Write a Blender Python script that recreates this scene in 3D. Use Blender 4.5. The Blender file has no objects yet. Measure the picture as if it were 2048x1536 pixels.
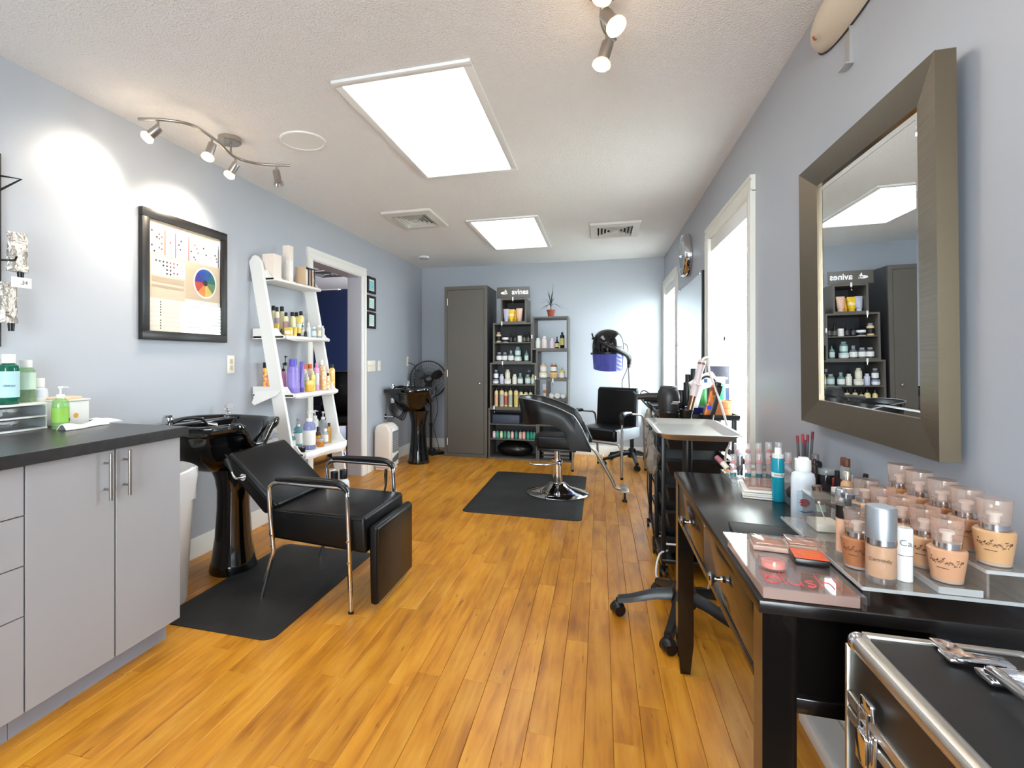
import bpy, bmesh, math, random
from mathutils import Vector, Matrix
rnd = random.Random(7)
S = bpy.context.scene
COL = S.collection
PI = math.pi
# ---------------------------------------------------------------- camera
FPX, CX, CY, CAMH = 1024.0, 910.0, 718.0, 1.2
TH = math.atan((1200 - CX) / FPX)
cam_d = bpy.data.cameras.new('camera')
cam = bpy.data.objects.new('camera', cam_d)
COL.objects.link(cam)
cam_d.sensor_width = 36.0
cam_d.lens = 36.0 * FPX / 2048
cam_d.shift_x = (1024 - CX) / 2048
cam_d.shift_y = -(768 - CY) / 2048
cam_d.clip_start = 0.02
cam.location = (0, 0, CAMH)
cam.rotation_euler = (PI / 2, 0, TH)
S.camera = cam
# ---------------------------------------------------------------- world and exposure
S.view_settings.view_transform = 'Standard'
S.view_settings.look = 'None'
S.view_settings.exposure = 1.0
S.view_settings.gamma = 1.0
S.view_settings.use_curve_mapping = False
W = bpy.data.worlds.new('overcast_sky')
S.world = W
W.use_nodes = True
W.node_tree.nodes['Background'].inputs[0].default_value = (0.87, 0.935, 1.0, 1)
W.node_tree.nodes['Background'].inputs[1].default_value = 13.0
PANEL_E, BULB_E, SPOT_W = 3.2, 25.0, 12.0
# room extents in metres: camera stands at x=0 y=0
L, R, B, F, H = -2.36, 0.75, 6.66, -2.6, 2.44
WIN = [(2.96, 3.97, 0.62, 2.05), (5.60, 6.56, 0.62, 2.05)]       # y0 y1 z0 z1 of the two window openings
DOOR = (3.86, 4.80, 0.0, 2.05)
ADDED_WIN = [(-.95, .55, .35, 2.25)]          # x0 x1 z0 z1 of an unseen window added behind the camera to brighten the room
for i, (y0, y1, z0, z1) in enumerate(WIN):                          # sky portals in the window openings
    ld = bpy.data.lights.new('window_portal', 'AREA'); ld.shape = 'RECTANGLE'; ld.size = y1 - y0; ld.size_y = z1 - z0
    lo = bpy.data.objects.new('window_portal', ld); COL.objects.link(lo)
    lo.location = (R + .13, (y0 + y1) / 2, (z0 + z1) / 2); lo.rotation_euler = (PI / 2, 0, PI / 2)
    ld.cycles.is_portal = True
for (x0, x1, z0, z1) in ADDED_WIN:
    ld = bpy.data.lights.new('window_portal', 'AREA'); ld.shape = 'RECTANGLE'; ld.size = x1 - x0; ld.size_y = z1 - z0
    lo = bpy.data.objects.new('window_portal', ld); COL.objects.link(lo)
    lo.location = ((x0 + x1) / 2, F - .13, (z0 + z1) / 2); lo.rotation_euler = (PI / 2, 0, 0)
    ld.cycles.is_portal = True
S.cycles.max_bounces = 14; S.cycles.diffuse_bounces = 8; S.cycles.transparent_max_bounces = 24

# ---------------------------------------------------------------- pixel -> place helpers (2048x1536 frame)
_s, _c = math.sin(TH), math.cos(TH)
def ray(u, v):
    l = (u - CX) / FPX
    return (l * _c - _s, _c + l * _s, (CY - v) / FPX)
def at(ax, val, u, v):
    r = ray(u, v); o = (0, 0, CAMH); t = (val - o[ax]) / r[ax]
    return Vector((o[0] + t * r[0], o[1] + t * r[1], o[2] + t * r[2]))
def PX(x, u, v): return at(0, x, u, v)
def PY(y, u, v): return at(1, y, u, v)
def PZ(z, u, v): return at(2, z, u, v)
def depth(p): return -p[0] * _s + p[1] * _c
def mpp(p): return depth(p) / FPX           # metres per pixel at a point

# ---------------------------------------------------------------- mesh builder
class MB:
    def __init__(s): s.v = []; s.f = []
    def add(s, vs, fs):
        n = len(s.v); s.v += [tuple(p) for p in vs]; s.f += [tuple(i + n for i in f) for f in fs]; return s
    def box(s, x0, x1, y0, y1, z0, z1):
        return s.add([(x0,y0,z0),(x1,y0,z0),(x1,y1,z0),(x0,y1,z0),(x0,y0,z1),(x1,y0,z1),(x1,y1,z1),(x0,y1,z1)],
                     [(0,3,2,1),(4,5,6,7),(0,1,5,4),(1,2,6,5),(2,3,7,6),(3,0,4,7)])
    def bevel(s, r, seg=2):                 # bevel everything collected so far
        bm = bmesh.new(); vs = [bm.verts.new(p) for p in s.v]
        for f in s.f: bm.faces.new([vs[i] for i in f])
        bmesh.ops.recalc_face_normals(bm, faces=bm.faces[:])
        ed = [e for e in bm.edges if len(e.link_faces) == 2 and e.calc_face_angle(0) > .3]
        bmesh.ops.bevel(bm, geom=ed, offset=r, segments=seg, affect='EDGES', profile=.5, clamp_overlap=True)
        bm.verts.index_update()
        s.v = [tuple(v.co) for v in bm.verts]; s.f = [tuple(v.index for v in f.verts) for f in bm.faces]; bm.free(); return s
    def rbox(s, x0, x1, y0, y1, z0, z1, r=.01, seg=2):
        m = MB().box(x0,x1,y0,y1,z0,z1).bevel(r, seg); return s.add(m.v, m.f)
    def prism(s, poly, ax, a, b, r=0, seg=2):
        n = len(poly); k = {'x': lambda p,t: (t,p[0],p[1]), 'y': lambda p,t: (p[0],t,p[1]), 'z': lambda p,t: (p[0],p[1],t)}[ax]
        m = MB(); m.add([k(p,a) for p in poly] + [k(p,b) for p in poly],
            [tuple(range(n)), tuple(range(2*n-1, n-1, -1))] + [(i,(i+1)%n,n+(i+1)%n,n+i) for i in range(n)])
        if r: m.bevel(r, seg)
        return s.add(m.v, m.f)
    def loft(s, rings, cap=True, closed=False):
        n = len(rings[0]); vs = [p for r in rings for p in r]; fs = []
        m = len(rings)
        for j in range(m if closed else m - 1):
            a, b = j*n, ((j+1) % m)*n
            fs += [(a+i, a+(i+1)%n, b+(i+1)%n, b+i) for i in range(n)]
        if cap and not closed: fs += [tuple(range(n-1,-1,-1)), tuple(range((m-1)*n, m*n))]
        return s.add(vs, fs)
    def lathe(s, prof, c=(0,0,0), n=20, sx=1, sy=1, rot=0):
        rings = []
        for r, z in prof:
            r = max(r, 1e-5)
            rings.append([(c[0]+r*sx*math.cos(2*PI*i/n+rot), c[1]+r*sy*math.sin(2*PI*i/n+rot), c[2]+z) for i in range(n)])
        return s.loft(rings)
    def tube(s, pts, r, n=8, smooth=0, closed=False, flat=1.0):
        pts = [Vector(p) for p in pts]
        if smooth: pts = spline(pts, smooth, closed)
        rs = r if isinstance(r, (list, tuple)) else [r]*len(pts)
        if len(rs) != len(pts): rs = [rs[min(len(rs)-1, int(i*len(rs)/len(pts)))] for i in range(len(pts))]
        m = len(pts); rings = []; up = None
        for i in range(m):
            a = pts[(i-1) % m] if (i > 0 or closed) else pts[0]; b = pts[(i+1) % m] if (i < m-1 or closed) else pts[-1]
            t = (b - a).normalized()
            if up is None:
                up = Vector((0,0,1)) if abs(t.z) < .9 else Vector((0,1,0))
            up = (up - t*up.dot(t)).normalized(); sd = t.cross(up)
            rings.append([pts[i] + (up*math.cos(2*PI*k/n)*flat + sd*math.sin(2*PI*k/n))*rs[i] for k in range(n)])
        return s.loft(rings, True, closed)
    def cyl(s, p0, p1, r0, r1=None, n=14): return s.tube([p0, p1], [r0, r0 if r1 is None else r1], n)
    def ball(s, c, r, n=14, m=9, sc=(1,1,1)):
        return s.lathe([(r*math.sin(PI*j/m), -r*math.cos(PI*j/m)*sc[2]) for j in range(m+1)], c, n, sc[0], sc[1])
    def xf(s, M4):
        s.v = [tuple(M4 @ Vector(p)) for p in s.v]; return s
    def move(s, d): return s.xf(Matrix.Translation(d))
    def sheet(s, fn, nu, nv):
        vs = [fn(i/nu, j/nv) for j in range(nv+1) for i in range(nu+1)]
        return s.add(vs, [(j*(nu+1)+i, j*(nu+1)+i+1, (j+1)*(nu+1)+i+1, (j+1)*(nu+1)+i) for j in range(nv) for i in range(nu)])
    def thick(s, t):
        bm = bmesh.new(); vs = [bm.verts.new(p) for p in s.v]
        for f in s.f: bm.faces.new([vs[i] for i in f])
        bmesh.ops.recalc_face_normals(bm, faces=bm.faces[:])
        bmesh.ops.solidify(bm, geom=bm.faces[:], thickness=t)
        bm.verts.index_update()
        s.v = [tuple(v.co) for v in bm.verts]; s.f = [tuple(v.index for v in f.verts) for f in bm.faces]; bm.free(); return s
def spline(p, k, closed=False):
    out = []; n = len(p)
    for i in range(n if closed else n-1):
        if closed: a,b,c,d = p[(i-1)%n], p[i], p[(i+1)%n], p[(i+2)%n]
        else: a,b,c,d = p[max(i-1,0)], p[i], p[i+1], p[min(i+2,n-1)]
        for j in range(k):
            t = j/k
            out.append(.5*((2*b)+(c-a)*t+(2*a-5*b+4*c-d)*t*t+(3*b-a-3*c+d)*t**3))
    if not closed: out.append(p[-1])
    return out
def RZ(a, c=(0,0,0)): return Matrix.Translation(c) @ Matrix.Rotation(a, 4, 'Z')
def align(p, d, roll=0):                    # matrix that puts local +Z along d at p
    q = Vector(d).normalized().to_track_quat('Z', 'Y')
    return Matrix.Translation(p) @ q.to_matrix().to_4x4() @ Matrix.Rotation(roll, 4, 'Z')

# ---------------------------------------------------------------- objects
ORG = {}
def mesh(name, mb, ang=38):
    me = bpy.data.meshes.new(name); me.from_pydata(mb.v, [], mb.f)
    bm = bmesh.new(); bm.from_mesh(me); bmesh.ops.recalc_face_normals(bm, faces=bm.faces[:]); bm.to_mesh(me); bm.free()
    me.polygons.foreach_set('use_smooth', [True]*len(me.polygons)); me.set_sharp_from_angle(angle=math.radians(ang)); me.update()
    return me
def tag(o, label=None, cat=None, group=None, kind=None):
    for k, v in (('label',label),('category',cat),('group',group),('kind',kind)):
        if v: o[k] = v
    return o
def thing(name, label, cat, loc=(0,0,0), rz=0, group=None, kind=None):
    o = bpy.data.objects.new(name, None); COL.objects.link(o); o.empty_display_size = .05
    o.location = loc; o.rotation_euler = (0,0,rz); ORG[o] = Vector(loc)
    return tag(o, label, cat, group, kind)
def part(name, mb, mat, parent, world=True, label=None, ang=38, kind=None):
    if isinstance(mb, MB):
        if world: mb.move(-ORG[parent])
        me = mesh(name, mb, ang); me.materials.append(mat)
    else: me = mb
    o = bpy.data.objects.new(name, me); COL.objects.link(o); o.parent = parent; ORG[o] = ORG[parent]
    return tag(o, label, kind=kind)
def solo(name, mb, mat, label=None, cat=None, group=None, kind=None, ang=38):
    xs, ys, zs = zip(*mb.v); c = Vector(((min(xs)+max(xs))/2, (min(ys)+max(ys))/2, min(zs)))
    mb.move(-c); me = mesh(name, mb, ang); me.materials.append(mat)
    o = bpy.data.objects.new(name, me); COL.objects.link(o); o.location = c; ORG[o] = c
    return tag(o, label, cat, group, kind)
def text_mb(txt, size, M4, depth=.0006, align_x='CENTER', bold=0, sx=1):
    cu = bpy.data.curves.new('lettering', 'FONT'); cu.body = txt; cu.size = size; cu.extrude = depth; cu.align_x = align_x; cu.align_y = 'CENTER'; cu.offset = bold; cu.resolution_u = 3
    o = bpy.data.objects.new('lettering', cu); COL.objects.link(o); bpy.context.view_layer.update()
    me = bpy.data.meshes.new_from_object(o.evaluated_get(bpy.context.evaluated_depsgraph_get()))
    m = MB(); m.add([(v.co.x*sx, v.co.y, v.co.z) for v in me.vertices], [tuple(p.vertices) for p in me.polygons])
    bpy.data.objects.remove(o); bpy.data.curves.remove(cu); bpy.data.meshes.remove(me)
    return m.xf(M4)

# ---------------------------------------------------------------- materials
MATS = {}
def lin(c): return tuple((x/255/12.92 if x/255 <= .04045 else ((x/255+.055)/1.055)**2.4) for x in c)
def mat(name, rgb=(128,128,128), rough=.5, metal=0.0, spec=.5, emit=None, es=0, bump=None, coat=0, trans=0, aniso=0):
    if name in MATS: return MATS[name]
    m = bpy.data.materials.new(name); m.use_nodes = True; MATS[name] = m
    nt = m.node_tree; p = nt.nodes['Principled BSDF']
    p.inputs['Base Color'].default_value = (*lin(rgb), 1); p.inputs['Roughness'].default_value = rough; p.inputs['Metallic'].default_value = metal
    p.inputs['Specular IOR Level'].default_value = spec; p.inputs['Coat Weight'].default_value = coat; p.inputs['Transmission Weight'].default_value = trans
    if emit: p.inputs['Emission Color'].default_value = (*lin(emit),1); p.inputs['Emission Strength'].default_value = es
    if bump:
        sc, st, dist = bump
        g = nt.nodes.new('ShaderNodeNewGeometry'); n = nt.nodes.new('ShaderNodeTexNoise'); n.inputs['Scale'].default_value = sc; n.inputs['Detail'].default_value = 3
        b = nt.nodes.new('ShaderNodeBump'); b.inputs['Strength'].default_value = st; b.inputs['Distance'].default_value = dist
        nt.links.new(g.outputs['Position'], n.inputs['Vector']); nt.links.new(n.outputs['Fac'], b.inputs['Height']); nt.links.new(b.outputs['Normal'], p.inputs['Normal'])
    return m
def pl(r, g, b, rough=.38): return mat('plastic_%d_%d_%d_%d' % (r,g,b,rough*100), (r,g,b), rough)
def clear(name, tint=(255,255,255), gloss=1.0, rough=.02, solid=0.0, body=(255,255,255)):
    """thin clear plastic or glass: tinted see-through with a Fresnel sheen, optionally a share of milky body"""
    if name in MATS: return MATS[name]
    m = bpy.data.materials.new(name); m.use_nodes = True; MATS[name] = m; nt = m.node_tree; N = nt.nodes; N.clear()
    out = N.new('ShaderNodeOutputMaterial'); tr = N.new('ShaderNodeBsdfTransparent'); tr.inputs[0].default_value = (*lin(tint),1)
    gl = N.new('ShaderNodeBsdfGlossy'); gl.inputs['Roughness'].default_value = rough
    lw = N.new('ShaderNodeLayerWeight'); lw.inputs[0].default_value = .5; pw = N.new('ShaderNodeMath'); pw.operation = 'POWER'; pw.inputs[1].default_value = 4.0
    fr = N.new('ShaderNodeMath'); fr.operation = 'MULTIPLY_ADD'; fr.inputs[1].default_value = .8*gloss; fr.inputs[2].default_value = .035*gloss; mx = N.new('ShaderNodeMixShader')
    nt.links.new(lw.outputs['Facing'], pw.inputs[0]); nt.links.new(pw.outputs[0], fr.inputs[0])
    nt.links.new(fr.outputs[0], mx.inputs[0]); last = tr
    if solid:
        df = N.new('ShaderNodeBsdfDiffuse'); df.inputs[0].default_value = (*lin(body),1); m2 = N.new('ShaderNodeMixShader'); m2.inputs[0].default_value = solid
        nt.links.new(tr.outputs[0], m2.inputs[1]); nt.links.new(df.outputs[0], m2.inputs[2]); last = m2
    nt.links.new(last.outputs[0], mx.inputs[1]); nt.links.new(gl.outputs[0], mx.inputs[2]); nt.links.new(mx.outputs[0], out.inputs[0])
    return m
def wood_floor():
    m = bpy.data.materials.new('honey_oak_planks'); m.use_nodes = True; MATS['floor'] = m; nt = m.node_tree; N = nt.nodes; p = N['Principled BSDF']
    g = N.new('ShaderNodeNewGeometry'); oi = N.new('ShaderNodeObjectInfo'); mp = N.new('ShaderNodeMapping'); mp.inputs['Scale'].default_value = (30, 2.2, 30)
    off = N.new('ShaderNodeVectorMath'); off.operation = 'MULTIPLY_ADD'
    nt.links.new(oi.outputs['Random'], off.inputs[0]); off.inputs[1].default_value = (9,17,5); nt.links.new(g.outputs['Position'], off.inputs[2])
    nt.links.new(off.outputs[0], mp.inputs['Vector'])
    n1 = N.new('ShaderNodeTexNoise'); n1.inputs['Scale'].default_value = 1.0; n1.inputs['Detail'].default_value = 6; n1.inputs['Distortion'].default_value = 1.1
    nt.links.new(mp.outputs[0], n1.inputs['Vector'])
    mp2 = N.new('ShaderNodeMapping'); mp2.inputs['Scale'].default_value = (7, 2.0, 7); nt.links.new(off.outputs[0], mp2.inputs['Vector'])
    n2 = N.new('ShaderNodeTexNoise'); n2.inputs['Scale'].default_value = 1.6; n2.inputs['Detail'].default_value = 3; nt.links.new(mp2.outputs[0], n2.inputs['Vector'])
    rp = N.new('ShaderNodeValToRGB'); e = rp.color_ramp.elements
    e[0].position = .30; e[0].color = (*lin((156,90,20)),1); e[1].position = .72; e[1].color = (*lin((226,164,60)),1)
    k = rp.color_ramp.elements.new(.5); k.color = (*lin((206,136,34)),1)
    ad = N.new('ShaderNodeMath'); ad.operation = 'MULTIPLY_ADD'; ad.inputs[1].default_value = .55
    nt.links.new(n2.outputs['Fac'], ad.inputs[0]); sub = N.new('ShaderNodeMath'); sub.operation = 'MULTIPLY'; sub.inputs[1].default_value = .45
    nt.links.new(n1.outputs['Fac'], sub.inputs[0]); nt.links.new(sub.outputs[0], ad.inputs[2]); nt.links.new(ad.outputs[0], rp.inputs[0])
    hs = N.new('ShaderNodeHueSaturation'); mr = N.new('ShaderNodeMapRange'); mr.inputs[3].default_value = .88; mr.inputs[4].default_value = 1.06
    nt.links.new(oi.outputs['Random'], mr.inputs[0]); nt.links.new(mr.outputs[0], hs.inputs['Value']); nt.links.new(rp.outputs[0], hs.inputs['Color'])
    # short dark pores along the grain
    mp3 = N.new('ShaderNodeMapping'); mp3.inputs['Scale'].default_value = (60, 9, 60); nt.links.new(off.outputs[0], mp3.inputs['Vector'])
    n3 = N.new('ShaderNodeTexNoise'); n3.inputs['Scale'].default_value = 1; nt.links.new(mp3.outputs[0], n3.inputs['Vector'])
    r3 = N.new('ShaderNodeValToRGB'); r3.color_ramp.elements[0].position = .22; r3.color_ramp.elements[0].color = (.42,.36,.30,1); r3.color_ramp.elements[1].position = .31; r3.color_ramp.elements[1].color = (1,1,1,1)
    nt.links.new(n3.outputs['Fac'], r3.inputs[0]); mm = N.new('ShaderNodeMix'); mm.data_type = 'RGBA'; mm.blend_type = 'MULTIPLY'; mm.inputs[0].default_value = 1
    nt.links.new(hs.outputs[0], mm.inputs[6]); nt.links.new(r3.outputs[0], mm.inputs[7]); nt.links.new(mm.outputs[2], p.inputs['Base Color'])
    p.inputs['Roughness'].default_value = .34; p.inputs['Specular IOR Level'].default_value = .42
    b = N.new('ShaderNodeBump'); b.inputs['Strength'].default_value = .06; b.inputs['Distance'].default_value = .002; nt.links.new(n1.outputs['Fac'], b.inputs['Height']); nt.links.new(b.outputs[0], p.inputs['Normal'])
    return m
def brushed(name, rgb, rough=.3, sc=(4,4,260)):
    if name in MATS: return MATS[name]
    m = mat(name, rgb, rough, 1.0); nt = m.node_tree; N = nt.nodes; p = N['Principled BSDF']
    g = N.new('ShaderNodeNewGeometry'); mp = N.new('ShaderNodeMapping'); mp.inputs['Scale'].default_value = sc; n = N.new('ShaderNodeTexNoise'); n.inputs['Scale'].default_value = 1; n.inputs['Detail'].default_value = 4
    nt.links.new(g.outputs['Position'], mp.inputs[0]); nt.links.new(mp.outputs[0], n.inputs['Vector'])
    r = N.new('ShaderNodeMapRange'); r.inputs[3].default_value = rough-.1; r.inputs[4].default_value = rough+.14; nt.links.new(n.outputs['Fac'], r.inputs[0]); nt.links.new(r.outputs[0], p.inputs['Roughness'])
    b = N.new('ShaderNodeBump'); b.inputs['Strength'].default_value = .12; b.inputs['Distance'].default_value = .0006; nt.links.new(n.outputs['Fac'], b.inputs['Height']); nt.links.new(b.outputs[0], p.inputs['Normal'])
    return m
def blotch(name, a, b_, rough, sc=3.0, r0=.4, r1=.6, bump=None):
    if name in MATS: return MATS[name]
    m = mat(name, a, rough, bump=bump); nt = m.node_tree; N = nt.nodes; p = N['Principled BSDF']
    g = N.new('ShaderNodeNewGeometry'); n = N.new('ShaderNodeTexNoise'); n.inputs['Scale'].default_value = sc; n.inputs['Detail'].default_value = 5
    rp = N.new('ShaderNodeValToRGB'); e = rp.color_ramp.elements; e[0].position = r0; e[0].color = (*lin(a),1); e[1].position = r1; e[1].color = (*lin(b_),1)
    nt.links.new(g.outputs['Position'], n.inputs['Vector']); nt.links.new(n.outputs['Fac'], rp.inputs[0]); nt.links.new(rp.outputs[0], p.inputs['Base Color']); return m

PAINT = mat('blue_grey_wall_paint', (178,183,191), .42, bump=(220,.05,.001))
CEIL = mat('popcorn_ceiling_white', (243,241,240), .9, bump=(140,.9,.009))
TRIM = mat('white_gloss_trim', (236,234,228), .35)
WHITE = mat('white_plastic', (238,237,234), .35)
CHROME = mat('chrome', (215,215,218), .08, 1.0)
NICKEL = brushed('brushed_nickel', (172,166,160), .32)
STEEL = brushed('brushed_steel', (206,204,202), .42)
BLACK = mat('black_satin_plastic', (16,16,18), .34)
GLOSSB = mat('black_gloss', (8,8,10), .06, coat=.6)
VINYL = mat('black_vinyl', (10,10,11), .34, spec=.32, bump=(420,.12,.0006))
RUBBER = blotch('black_rubber_mat', (24,23,23), (36,34,33), .62, 5)
MIRROR = mat('mirror_silver', (235,238,240), .0, 1.0)
GLASS = clear('clear_glass', (250,253,252))
ACRYL = clear('clear_acrylic', (252,252,252), gloss=1.6, rough=.03, solid=.02)
CRYST = mat('crystal_acrylic', (240,240,240), .05, trans=.8)
FLOORM = wood_floor()
GREY = mat('warm_grey_laminate', (96,91,83), .46)
SLATE = mat('dark_grey_laminate', (58,58,60), .5)
CABGREY = mat('light_grey_laminate', (160,160,163), .45)
DESKB = mat('black_brown_lacquer', (14,11,10), .16, coat=.3)
# ================================================================ the room shell
def structure(name, mb, m, parent=None, **k):
    if parent: return part(name, mb, m, parent)
    return solo(name, mb, m, kind='structure', **k)
fl = structure('floor', MB().box(L, R, F, .3, -.06, 0).box(L, R, .3, B, -.06, -.0125), mat('floor_substrate', (70,42,16), .8))
PW = 0.0889
_pm = {}
def plank_mesh(l):
    l = round(l, 3)
    if l not in _pm:
        g, c = .0005, .0012; x, y = PW/2-g, l/2-g
        m = MB().loft([[(-x,-y,-.012),(x,-y,-.012),(x,y,-.012),(-x,y,-.012)], [(-x,-y,-c),(x,-y,-c),(x,y,-c),(-x,y,-c)], [(-x+c,-y+c,0),(x-c,-y+c,0),(x-c,y-c,0),(-x+c,y-c,0)]])
        me = mesh('plank', m, 20); me.materials.append(FLOORM); _pm[l] = me
    return _pm[l]
prnd = random.Random(3)
for i in range(35):
    y = .3; x = L + PW*(i+.5); first = True
    while y < B - .01:
        l = prnd.choice([.6,.7,.8,.9,1.0,1.1,1.2,1.3]) * (prnd.choice([.3,.5,.8,1]) if first else 1); first = False
        l = round(l, 2)
        if B - (y+l) < .3: l = B - y
        o = part('plank', plank_mesh(l), FLOORM, fl); o.location = Vector((x, y+l/2, 0)) - ORG[fl]; y += l
T = .14
structure('ceiling', MB().box(L-T, R+T, F, B, H, H+.1), CEIL)
d = DOOR
structure('wall_left', MB().box(L-T, L, F, d[0], 0, H).box(L-T, L, d[1], B+T, 0, H).box(L-T, L, d[0], d[1], d[3], H), PAINT)
structure('wall_back', MB().box(L, R+T, B, B+T, 0, H), PAINT)
m = MB(); xs_ = L-T
for (x0, x1, z0, z1) in ADDED_WIN:
    m.box(xs_, x0, F-T, F, 0, H).box(x0, x1, F-T, F, 0, z0).box(x0, x1, F-T, F, z1, H); xs_ = x1
m.box(xs_, R+T, F-T, F, 0, H)
structure('wall_front', m, PAINT)
for wi, (x0, x1, z0, z1) in enumerate(ADDED_WIN):
    wn = thing('window_%d' % (wi+3), 'unseen window added behind the photographer to let in more light', None, ((x0+x1)/2, F, z0), kind='structure')
    fr = MB()
    for a, b, c_, e in ((x0, x0+.05, z0, z1), (x1-.05, x1, z0, z1), (x0+.05, x1-.05, z0, z0+.05), (x0+.05, x1-.05, z1-.05, z1)): fr.box(a, b, F-.11, F-.06, c_, e)
    part('sash_frame', fr, TRIM, wn); part('pane', MB().box(x0+.05, x1-.05, F-.088, F-.084, z0+.05, z1-.05), GLASS, wn)
m = MB(); ys = F
for (y0, y1, z0, z1) in WIN:
    m.box(R, R+T, ys, y0, 0, H).box(R, R+T, y0, y1, 0, z0).box(R, R+T, y0, y1, z1, H); ys = y1
m.box(R, R+T, ys, B, 0, H)
structure('wall_right', m, PAINT)
def base_prof(h=.12, t=.014): return [(0,0),(t,0),(t,h*.72),(t*.6,h*.86),(t*.5,h),(0,h)]
bl = MB()
for a, b in ((F, 3.76), (4.92, B)): bl.prism([(L+p[0], p[1]) for p in base_prof()], 'y', a, b)
structure('baseboard_left', bl, TRIM)
structure('baseboard_back', MB().prism([(B-p[0], p[1]) for p in base_prof()], 'x', L+.015, R-.015), TRIM)
structure('baseboard_right', MB().prism([(R-p[0], p[1]) for p in base_prof()], 'y', F, B), TRIM)
# ---- doorway to the back room: casing with stepped profile, jambs
dr = thing('door_1', 'white cased doorway in the left wall', None, (L, 4.33, 0), kind='structure')
cp = [(0,0),(.012,0),(.02,.012),(.02,.05),(.014,.062),(.02,.075),(.02,.092),(0,.092)]        # (proud of wall, across)
w = .1
part('door_casing', MB().prism([(L+p, d[0]-q+.004) for p, q in cp], 'z', 0, d[3]), TRIM, dr)
part('door_casing', MB().prism([(L+p, d[1]+q-.004) for p, q in cp], 'z', 0, d[3]), TRIM, dr)
part('door_header', MB().prism([(L+p, d[3]+q-.004) for p, q in cp], 'y', d[0]-.088, d[1]+.088), TRIM, dr)
for y0, y1 in ((d[0]-.002, d[0]+.012), (d[1]-.012, d[1]+.002)):
    part('jamb', MB().box(L-T-.01, L+.004, y0, y1, 0, d[3]), mat('jamb_paint', (206,204,212), .4), dr)
part('jamb_head', MB().box(L-T-.01, L+.004, d[0], d[1], d[3]-.012, d[3]+.002), mat('jamb_paint'), dr)
# ---- windows with blinds
BLIND = mat('white_blind_slat', (244,244,240), .5)
_nt = BLIND.node_tree; _p = _nt.nodes['Principled BSDF']; _tl = _nt.nodes.new('ShaderNodeBsdfTranslucent'); _tl.inputs[0].default_value = (.9,.9,.88,1)
_mx = _nt.nodes.new('ShaderNodeMixShader'); _mx.inputs[0].default_value = .45
_nt.links.new(_p.outputs[0], _mx.inputs[1]); _nt.links.new(_tl.outputs[0], _mx.inputs[2]); _nt.links.new(_mx.outputs[0], _nt.nodes['Material Output'].inputs[0])
CREAM = mat('cream_window_trim', (234,231,220), .4)
for wi, (y0, y1, z0, z1) in enumerate(WIN):
    wn = thing('window_%d' % (wi+1), 'white cased window in the right wall', None, (R, (y0+y1)/2, z0), kind='structure')
    cw = .082; ye = min(y1+cw, B-.004)
    prof = lambda p, q: None
    c2 = [(0,0),(.014,0),(.022,.014),(.022,.05),(.016,.058),(.024,.068),(.024,cw),(0,cw)]
    part('casing', MB().prism([(R-p, y0-q+.004) for p, q in c2], 'z', z0-.03, z1), CREAM, wn)
    part('casing', MB().prism([(R-p, min(y1+q-.004, ye)) for p, q in c2], 'z', z0-.03, z1), CREAM, wn)
    part('header_casing', MB().prism([(R-p, z1+q-.004) for p, q in c2], 'y', y0-cw+.004, ye), CREAM, wn)
    part('window_sill', MB().rbox(R-.05, R+.06, y0-.09, ye, z0-.03, z0, .006), CREAM, wn)
    fr = MB(); X0, X1 = R+.085, R+.115
    for a, b, c_, e in ((y0, y0+.04, z0, z1), (y1-.04, y1, z0, z1), (y0, y1, z0, z0+.05), (y0, y1, z1-.04, z1), (y0, y1, (z0+z1)/2-.02, (z0+z1)/2+.02)): fr.box(X0, X1, a, b, c_, e)
    part('sash_frame', fr, TRIM, wn)
    part('jamb', MB().box(R, R+T, y0-.002, y0+.004, z0, z1).box(R, R+T, y1-.004, y1+.002, z0, z1).box(R, R+T, y0, y1, z1-.004, z1+.002), TRIM, wn)
    zc = (z0+z1)/2
    part('pane', MB().box(R+.098, R+.102, y0+.04, y1-.04, z0+.05, zc-.02), GLASS, wn)
    part('pane', MB().box(R+.098, R+.102, y0+.04, y1-.04, zc+.02, z1-.04), GLASS, wn)
    bd = thing('window_blind', ['white slatted blind in the window beside the large framed mirror', 'white slatted blind in the far window by the back corner'][wi], 'blind', (R+.04, (y0+y1)/2, z0+.03), group='slatted blinds')
    part('head_rail', MB().rbox(R+.012, R+.068, y0+.008, y1-.008, z1-.05, z1-.006, .004), BLIND, bd)
    part('valance', MB().rbox(R+.002, R+.011, y0+.006, y1-.006, z1-.095, z1-.006, .003), WHITE, bd)
    n = 27; yc = (y0+y1)/2; hw = (y1-y0)/2-.01
    sm = MB().sheet(lambda a, b: ((a-.5)*.05*math.cos(.5), (b*2-1)*hw, (a-.5)*.05*math.sin(.5) + .004*(1-(2*a-1)**2)*.6), 4, 1).thick(.0025)
    sme = mesh('slat', sm); sme.materials.append(BLIND)
    for k in range(n):
        o = part('slat', sme, BLIND, bd); o.location = Vector((R+.04, yc, z0+.075+k*(z1-.12-z0-.075)/(n-1))) - ORG[bd]
    part('bottom_rail', MB().rbox(R+.016, R+.064, y0+.01, y1-.01, z0+.025, z0+.045, .004), BLIND, bd)
    for yy in (y0+.16, y1-.16):
        part('ladder_cord', MB().cyl((R+.04, yy, z0+.03), (R+.04, yy, z1-.03), .0012, n=6), WHITE, bd)
    if wi == 0:
        part('tilt_wand', MB().cyl((R+.002, y0+.06, z1-.1), (R+.0, y0+.065, z1-.75), .004, n=8), clear('wand_clear', (235,235,235), solid=.3), bd)
        part('pull_cord', MB().tube([(R+.0, y1-.1, z1-.1), (R-.002, y1-.1, 1.35), (R+.0, y1-.102, 1.05)], .0018, 6), WHITE, bd)
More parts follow.
